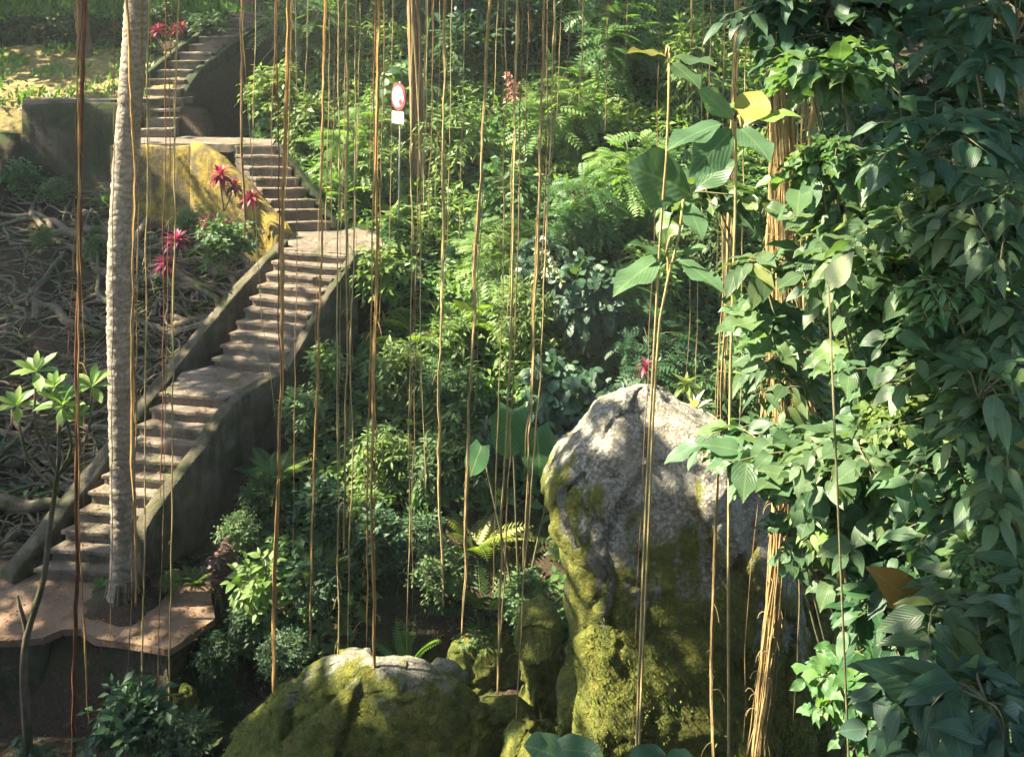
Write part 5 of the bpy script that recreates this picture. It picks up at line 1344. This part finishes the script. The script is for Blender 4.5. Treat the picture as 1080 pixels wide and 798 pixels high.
for q in [(122, 170, 12.6, .13), (119, 220, 12.6, .2), (117, 270, 12.6, .22), (117, 320, 12.6, .2), (117, 370, 12.6, .16), (118, 440, 12.6, .10), (118, 500, 12.6, .10),
          (165, 512, 13.2, .2), (150, 545, 13., .2), (108, 490, 13.9, .16), (75, 548, 13.4, .16), (90, 575, 13.2, .12), (150, 492, 13.8, .1), (205, 438, 14.6, .2), 
          (12, 664, 12.25, .16), (30, 676, 12.0, .06), (35, 645, 12.6, .12), (90, 600, 13., .06), (160, 668, 11.9, .1), (185, 652, 12.1, .1), (210, 620, 12.6, .12), 
          (320, 300, 16.9, .25), (335, 280, 17.1, .3),
          (335, 256, 17.6, .25), (365, 258, 17.6, .35), (395, 258, 17.6, .3), (350, 248, 18.2, .3), (315, 250, 18., .25),
          (322, 228, 18.9, .35), (305, 210, 19., .35), (292, 190, 19.2, .35), (280, 172, 19.4, .35), (268, 158, 19.7, .3), (240, 150, 20., .4), (200, 150, 20.2, .35), (165, 150, 20.2, .3),
          (280, 235, 18.4, .3), (270, 210, 18.8, .3), (292, 248, 18.2, .25), (228, 180, 19.5, .16), (190, 165, 19.8, .1), (165, 136, 21.1, .2), (160, 122, 21.4, .2), 
          (165, 98, 22.3, .35), (175, 82, 22.8, .3), (182, 66, 23.5, .3), (200, 60, 23.8, .22), (190, 90, 22.5, .3), (225, 30, 25., .3),
          (18, 98, 21.7, .35), (52, 86, 22.2, .25), (8, 122, 21.2, .3), (5, 84, 22.5, .3), (30, 112, 21.5, .15), (108, 78, 22.6, .2), (225, 275, 17.2, .15), (240, 310, 16.7, .12), 
          (180, 262, 16.8, .25), (240, 190, 18.6, .3), (268, 200, 18.4, .25), (166, 30, 24.6, .3), (189, 28, 25, .35),
          (290, 95, 21.3, .6), (268, 135, 20.5, .5), (320, 120, 20.8, .8), (345, 165, 20.3, .6), (375, 190, 20., .5), (300, 130, 20.7, .5), (405, 75, 21., .45), (405, 110, 19.5, .3), (420, 100, 19., .35), (360, 225, 19.7, .5), (390, 205, 19.6, .35), (345, 200, 19.5, .5), (320, 90, 21.5, .5),
          (396, 280, 16.8, .5), (440, 268, 16.8, .5), (480, 262, 16.9, .5), (510, 270, 16.9, .35), (420, 310, 16.2, .35), (465, 320, 15.9, .3), (566, 282, 15.6, .25), (580, 300, 15.6, .2), (535, 290, 16.2, .25),
          (485, 190, 20., .5), (455, 210, 19.9, .4), (500, 150, 22., .3), (520, 215, 19.2, .4), (550, 210, 18.9, .35), (580, 165, 20.6, .5), (620, 160, 20.5, .5), (650, 155, 19.8, .5), (670, 175, 18.8, .4), (700, 190, 18.2, .35), (640, 215, 18.2, .35), (690, 215, 18., .35),
          (640, 110, 22.4, .45), (725, 85, 21.5, .5), (745, 110, 20.5, .4), (560, 130, 23., .3), (540, 92, 20., .25), (760, 90, 18, .4), (730, 60, 20., .4),
          (608, 318, 15.6, .2), (630, 300, 15.8, .2), (600, 350, 15., .15), (640, 370, 14.8, .15), (585, 330, 15.3, .12), (680, 280, 15.5, .2),
          (797, 112, 6., .12), (770, 105, 6., .12), (690, 50, 6.1, .10), (702, 250, 6.4, .12), (700, 150, 6.2, .12),
          (735, 430, 11., .25), (722, 400, 11.4, .2), (681, 380, 11.8, .2), (725, 382, 12.5, .25),
          (345, 700, 10.1, .24), (375, 697, 10.1, .28), (405, 697, 10.1, .28), (430, 698, 10.1, .26), (455, 702, 10., .2), (425, 738, 9.5, .12), (440, 694, 10., .12), (465, 700, 10., .08), (425, 738, 9.4, .08),  (525, 775, 8.6, .14),
          (575, 520, 9.2, .08), (618, 450, 9.2, .06), (605, 570, 8.5, .10), (605, 680, 8.5, .16), (615, 720, 8.5, .16), (600, 640, 8.5, .12), (650, 690, 8.4, .1), 
          (775, 560, 8.7, .2), (785, 600, 8.5, .2), (735, 690, 8.4, .09), (810, 600, 7.6, .22), (820, 640, 8.4, .22), (805, 690, 7.6, .18), (800, 740, 7.6, .15), (845, 620, 9.4, .25), (850, 580, 9.4, .3),
          (832, 250, 8.5, .28), (835, 330, 8.5, .3), (832, 400, 8.4, .3), (830, 450, 8.4, .18), (770, 240, 7.2, .12), (760, 400, 7.2, .1), (752, 600, 7.2, .1), (752, 740, 7.2, .1),
          (790, 460, 5.7, .3), (825, 470, 5.5, .3), (860, 480, 5.3, .35), (890, 515, 5.0, .3), (930, 520, 4.9, .15), (835, 515, 5.1, .2), (820, 530, 5.2, .1), (850, 505, 5.2, .1), (886, 283, 4.55, .13), (858, 348, 5.2, .06), (905, 130, 5.8, .12), (875, 165, 5.8, .08), (900, 95, 6.1, .12), (925, 240, 5.3, .08), (900, 225, 5.5, .07), (960, 545, 4.8, .06),
          (840, 205, 5.7, .08), (985, 430, 4.6, .05), (940, 460, 4.9, .06), (885, 640, 5.1, .12), (905, 700, 5., .12), (870, 690, 5., .12), (900, 740, 4.9, .08), (930, 720, 4.7, .06), (1010, 300, 4.5, .05), (920, 600, 4.7, .05),
          (40, 395, 11., .14), (98, 412, 10.9, .16), (66, 425, 10.8, .14), (22, 428, 11.1, .1), (35, 650, 10.9, .08),
          (275, 605, 12.2, .22), (265, 630, 12.2, .16), (230, 575, 12.7, .14), (430, 580, 12.5, .18), (400, 440, 14.3, .18), (380, 455, 13.8, .16), (455, 495, 13.3, .12), (420, 470, 13.8, .12), (560, 545, 12.6, .14), (540, 450, 12.9, .22), (570, 475, 12.6, .2),
          (497, 250, 12.1, .14), (297, 430, 10.4, .1), (332, 470, 11.2, .1), (364, 450, 10.5, .12), (540, 300, 11.2, .12), (465, 420, 12.4, .1), (84, 690, 10.4, .1), (152, 480, 11.4, .1),
          ]:
    lit(*q)
TP = np.array([t[0] for t in TG]); TRD = np.array([t[1] for t in TG])
r = np.random.default_rng(21)
NC = 9500
C = np.stack([r.uniform(-27, 9.5, NC), r.uniform(1.5, 40, NC), r.uniform(11.0, 15.5, NC)], -1)
keep = np.ones(NC, bool); CR = .50
for i in range(NC):
    d = C[i] - TP; t = d @ SUN; dist = np.linalg.norm(d - t[:, None] * SUN, axis=1)
    if np.any((dist < TRD + np.where(((TP[:, 0] < -4.6) & (TP[:, 1] < 16)) | ((TP[:, 0] < -.4) & (TP[:, 1] < 11)), .27, np.where(TP[:, 0] < -4.6, .42, .58))) & (t > 0)): keep[i] = False
# speckle: small gaps of the canopy over the hillside
tt = (C[:, 2] - 3.5) / SUN[2]; Q = C - tt[:, None] * SUN
tt = (C[:, 2] - np.clip(ground(Q[:, 0], Q[:, 1]), 0, 8)) / SUN[2]; Q = C - tt[:, None] * SUN
hill = (Q[:, 0] > -4) & (Q[:, 1] > 14)
gap = np.array([noise.noise(Vector((c[0] * .85, c[1] * .85, 4))) for c in Q])
Qx = 540 + Q[:, 0] / Q[:, 1] * 1000; Qy = 30 + (CAMZ - Q[:, 2] - .6) / Q[:, 1] * 1000
dark = ((Qx > 450) & (Qx < 735) & (Qy < 122)) | ((Qx > 420) & (Qx < 610) & (Qy > 395)) | ((Qx > 590) & (Qx < 720) & (Qy > 300))
keep &= ~(hill & ~dark & (gap > -.02))
Q6 = C - ((C[:, 2] - 6.0) / SUN[2])[:, None] * SUN
g6 = np.array([noise.noise(Vector((q[0] * 1.5, q[1] * 1.5, 9))) for q in Q6])
keep &= ~((Q6[:, 0] > .9) & (Q6[:, 0] < 3.6) & (Q6[:, 1] > 3) & (Q6[:, 1] < 7.5) & (g6 > -.10))
C = C[keep]
C2_BLOCK = np.concatenate([np.stack([r.uniform(-17, 19, 2300), r.uniform(-17, 1.5, 2300), r.uniform(10.5, 14, 2300)], -1), np.stack([r.uniform(9.5, 18, 900), r.uniform(1.5, 20, 900), r.uniform(11, 15, 900)], -1)])  # unseen foliage behind the camera and to the right, added to cut sky light
BLOCK_AT = [(60, 140, 21.), (100, 130, 21.), (110, 170, 20.8), (50, 170, 20.8), (80, 120, 21.1), (30, 250, 18.2), (70, 225, 19.), (20, 300, 17.), (90, 270, 18.), (40, 330, 16.5), (200, 280, 17.4), (60, 400, 15.4), (20, 450, 14.8), (90, 330, 16.5),
      (230, 480, 14.2), (260, 450, 14.6), (200, 540, 13.4), (290, 420, 15.),
      (690, 450, 9.1), (690, 480, 8.9), (650, 480, 8.9), (720, 500, 8.9), (640, 520, 8.7), (700, 440, 9.1), (670, 425, 9.3), (660, 560, 8.5), (720, 560, 8.5), (700, 600, 8.5), (760, 500, 8.9), (750, 540, 8.7), (730, 470, 9.), (655, 450, 9.1), (690, 520, 8.6), (740, 620, 8.4), (690, 640, 8.4),
      (330, 765, 9.2), (300, 770, 9.3), (370, 770, 9.1), (410, 780, 9.1), (450, 765, 9.1), (390, 750, 9.3), (480, 745, 9.4), (500, 770, 9.2), (280, 760, 9.5), (545, 660, 10.8), (570, 640, 10.8), (530, 720, 10.1), (560, 740, 10.1), (520, 760, 10.),
      (110, 600, 12.9), (130, 660, 12.), (60, 610, 12.9), (185, 625, 12.5), (150, 625, 12.6), (60, 665, 12.1), (40, 620, 12.9), (215, 645, 12.3), (90, 655, 12.2), (10, 640, 12.8)]
C_BLOCK = []  # extra clumps added on the sun lines to shade the spots listed above
for q in BLOCK_AT:
    p = P(*q)
    for _ in range(3):
        c_ = p + SUN * (r.uniform(11, 13.5) - p[2]) / SUN[2] + r.normal(size=3) * [.22, .22, 0]; d = c_ - TP; t = d @ SUN
        if not np.any((np.linalg.norm(d - t[:, None] * SUN, axis=1) < TRD + .12) & (t > 0)): C_BLOCK.append(c_)
C = np.concatenate([C, np.array(C_BLOCK)])
C2_BLOCK = C2_BLOCK[~((np.abs(C2_BLOCK[:, 0] - .5) < 4.5) & (C2_BLOCK[:, 1] < -1))]
C3_BLOCK = np.stack([r.uniform(-18, 18, 1500), r.uniform(-14, -8, 1500), r.uniform(4, 12, 1500)], -1); C3_BLOCK = C3_BLOCK[C3_BLOCK[:, 0] < -7]  # low unseen foliage added behind the camera to dim the sky fill
C = np.concatenate([C, C2_BLOCK, C3_BLOCK])
TREES = [  # trunk points px,py,Y from ground up, base radius, label, moss name
    ([(440, 262), (439, 130), (435, 0), (433, -120)], 20.4, .13, 'bark_brown', 'straight trunk wrapped in fine vines right of the round sign'),
    ([(96, 108), (90, 50), (84, 0), (70, -90)], 24.2, .17, 'bark_dark', 'dark leaning trunk beyond the bare bank, behind the hanging red-brown root'),
    ([(284, 70), (272, 20), (262, -20), (235, -120)], 27.0, .30, 'bark_dark', 'thick leaning mossy trunk at the right end of the top flight'),
    ([(612, 112), (612, 40), (614, -30), (622, -120)], 25.0, .07, 'bark_brown', 'slender bare trunk before the dark hollow in the jungle'),
    ([(1120, 420), (1110, 200), (1090, 0), (1060, -150)], 12.5, .2, 'bark_dark', 'dark trunk at the far side of the thicket'),
]
tops = []; troots = []
for (pp, Y, R0, mat, lab) in TREES:
    p = [P(a, b_, Y) for a, b_ in pp]; g = p[0].copy(); g[2] = float(ground(g[0], Y)) - .1
    if p[0][2] > g[2] + .2: p = [g] + p
    top = p[-1].copy(); top[2] = 11.6; p[-1] = top
    o = empty('canopy_tree', p[0], lab, 'tree', 'tall trees whose crowns are out of view'); q = resample(p, 50)
    m = MB(); tube(m, q, R0 * np.linspace(1.15, .75, 50) * (1 + .05 * np.random.default_rng(3).normal(size=50)), 14); part('trunk', m, M[mat], o)
    tops.append(q[-1]); troots.append(o)
o = troots[0]; rr_ = np.random.default_rng(31); q0 = resample([P(440, 262, 20.4), P(439, 130, 20.4), P(434, -20, 20.4)], 60)
for k in range(11):
    a0 = rr_.random() * 6.28; a = a0 + np.linspace(0, rr_.uniform(-1.2, 1.2), 60)
    m = MB(); tube(m, q0 + np.stack([np.cos(a), np.sin(a), 0 * a], -1) * (.135 + .03 * rr_.random()), .016 + .014 * rr_.random(), 5, rr_.random()); part('clinging_root', m, M['root_brown' if k % 3 else 'root_tan'], o)
tops = np.array(tops); own = np.argmin(np.linalg.norm(C[:, None, :2] - tops[None, :, :2], axis=2), axis=1)
for k, o in enumerate(troots):
    cs = C[own == k]
    if not len(cs): continue
    f, s = MB(), MB(); nl = 13
    pos = np.repeat(cs, nl, 0) + r.normal(size=(len(cs) * nl, 3)) * [.25, .25, .14]
    d = r.normal(size=pos.shape) * [1, 1, .35] - [0, 0, .15]; nn = r.normal(size=pos.shape) * .35 + UP
    scatter(f, T_OV2, pos, d, nn, .30 + .2 * r.random(len(pos)), r.random(len(pos)))
    for c_ in cs[::9]:
        mid = (tops[k] + c_) / 2 + [0, 0, .8]; lq = resample([tops[k], mid, c_], 30); dd = lq[:, None] - TP[None]; tq = dd @ SUN
        if np.any((np.linalg.norm(dd - tq[..., None] * SUN, axis=2) < TRD[None] + .05) & (tq > 0)): continue
        tube(s, resample([tops[k], mid, c_], 10), np.linspace(.06, .012, 10), 5)
    part('crown', f, M['leaf_canopy'], o); (part('limbs', s, M['bark_brown'], o) if s.n else None)  # crown also holds the clumps added to block sun and sky

# jungle behind
JT = [(-15, 33, 'dense dark jungle tree behind the grassy top'), (-9.5, 32, 'dark jungle tree behind the top of the stairs'), (-5.5, 31.5, 'dark jungle tree behind the far flight'), (-2.2, 31, 'leafy dark jungle tree behind the vine-wrapped trunk'),
      (1.0, 32, 'dark jungle tree at the left of the shadowy hollow'), (4.2, 31, 'leafy jungle tree at the right of the shadowy hollow'), (8.0, 29, 'leafy jungle tree behind the broad-leaf saplings'), (11.5, 24, 'dark jungle tree far behind the thicket'), (12.5, 17, 'dark jungle tree close behind the thicket')]
for k, (x, y, lab) in enumerate(JT):
    r = np.random.default_rng(500 + k); b = np.array([x, y, float(ground(x, y)) - .1]); f, s = MB(), MB()
    cloud(r, b, b + [0, 0, 2.6], (2.2, 1.2, 3.0), 150, 10, .34, T_OV2, f, s, 4, .12, .3, twig_r=.01)
    o = empty('jungle_tree', b, lab, 'tree', 'dark trees closing the jungle behind'); part('crown', f, M['leaf_deep'], o); part('trunk', s, M['bark_dark'], o)

# ------------------------------------------------------------------ light, air, camera
w = bpy.data.worlds.new('World'); scene.world = w; w.use_nodes = True
nt = w.node_tree; bg = nt.nodes['Background']; sky = nt.nodes.new('ShaderNodeTexSky'); sky.sky_type = 'NISHITA'; sky.sun_disc = False
el = math.asin(SUN[2]); az = math.atan2(SUN[0], SUN[1])
sky.sun_elevation = el; sky.sun_rotation = az
nt.links.new(sky.outputs[0], bg.inputs[0]); bg.inputs[1].default_value = .12
sun = bpy.data.lights.new('sun', 'SUN'); sun.energy = 4.6; sun.angle = math.radians(.5); sun.color = (1, .88, .66)
so = bpy.data.objects.new('sun', sun); COL.objects.link(so); so.rotation_euler = Vector(SUN).to_track_quat('Z', 'Y').to_euler(); so.location = (0, 0, 40)

HAZE = 0.0015
if HAZE:
    bm = bmesh.new(); bmesh.ops.create_cube(bm, size=1.0); me = bpy.data.meshes.new('haze'); bm.to_mesh(me); bm.free()
    hz = link('haze', me, None); hz.scale = (100, 96, 40); hz.location = (0, 30, 17)
    tag(hz, 'thin humid air glowing between the trees', 'haze', kind='stuff')
    t = bpy.data.materials.new('haze'); t.use_nodes = True; t.node_tree.nodes.clear()
    pv = t.node_tree.nodes.new('ShaderNodeVolumePrincipled'); pv.inputs['Color'].default_value = (.92, .97, .95, 1); pv.inputs['Density'].default_value = HAZE; pv.inputs['Anisotropy'].default_value = .2
    t.node_tree.links.new(pv.outputs[0], t.node_tree.nodes.new('ShaderNodeOutputMaterial').inputs['Volume']); me.materials.append(t)

cam = bpy.data.cameras.new('camera'); co = bpy.data.objects.new('camera', cam); COL.objects.link(co)
co.location = (0, 0, CAMZ); co.rotation_euler = (math.radians(90), 0, 0)
cam.sensor_width = 36; cam.sensor_fit = 'HORIZONTAL'; cam.lens = 36 * FPX / 1080; cam.shift_y = -(399 - HY) / 1080; cam.clip_end = 500; cam.clip_start = .05
scene.camera = co
vs = scene.view_settings; vs.view_transform = 'Standard'; vs.look = 'None'; vs.exposure = 2.6; vs.gamma = 1.0; vs.use_curve_mapping = False
cy = scene.cycles; scene.render.engine = 'CYCLES'
cy.use_denoising = True; cy.use_adaptive_sampling = True; cy.adaptive_threshold = .02
cy.max_bounces = 6; cy.diffuse_bounces = 3; cy.glossy_bounces = 2; cy.transmission_bounces = 4; cy.volume_bounces = 0; cy.sample_clamp_indirect = 6
cy.caustics_reflective = False; cy.caustics_refractive = False
scene.render.resolution_x, scene.render.resolution_y = 1024, 756
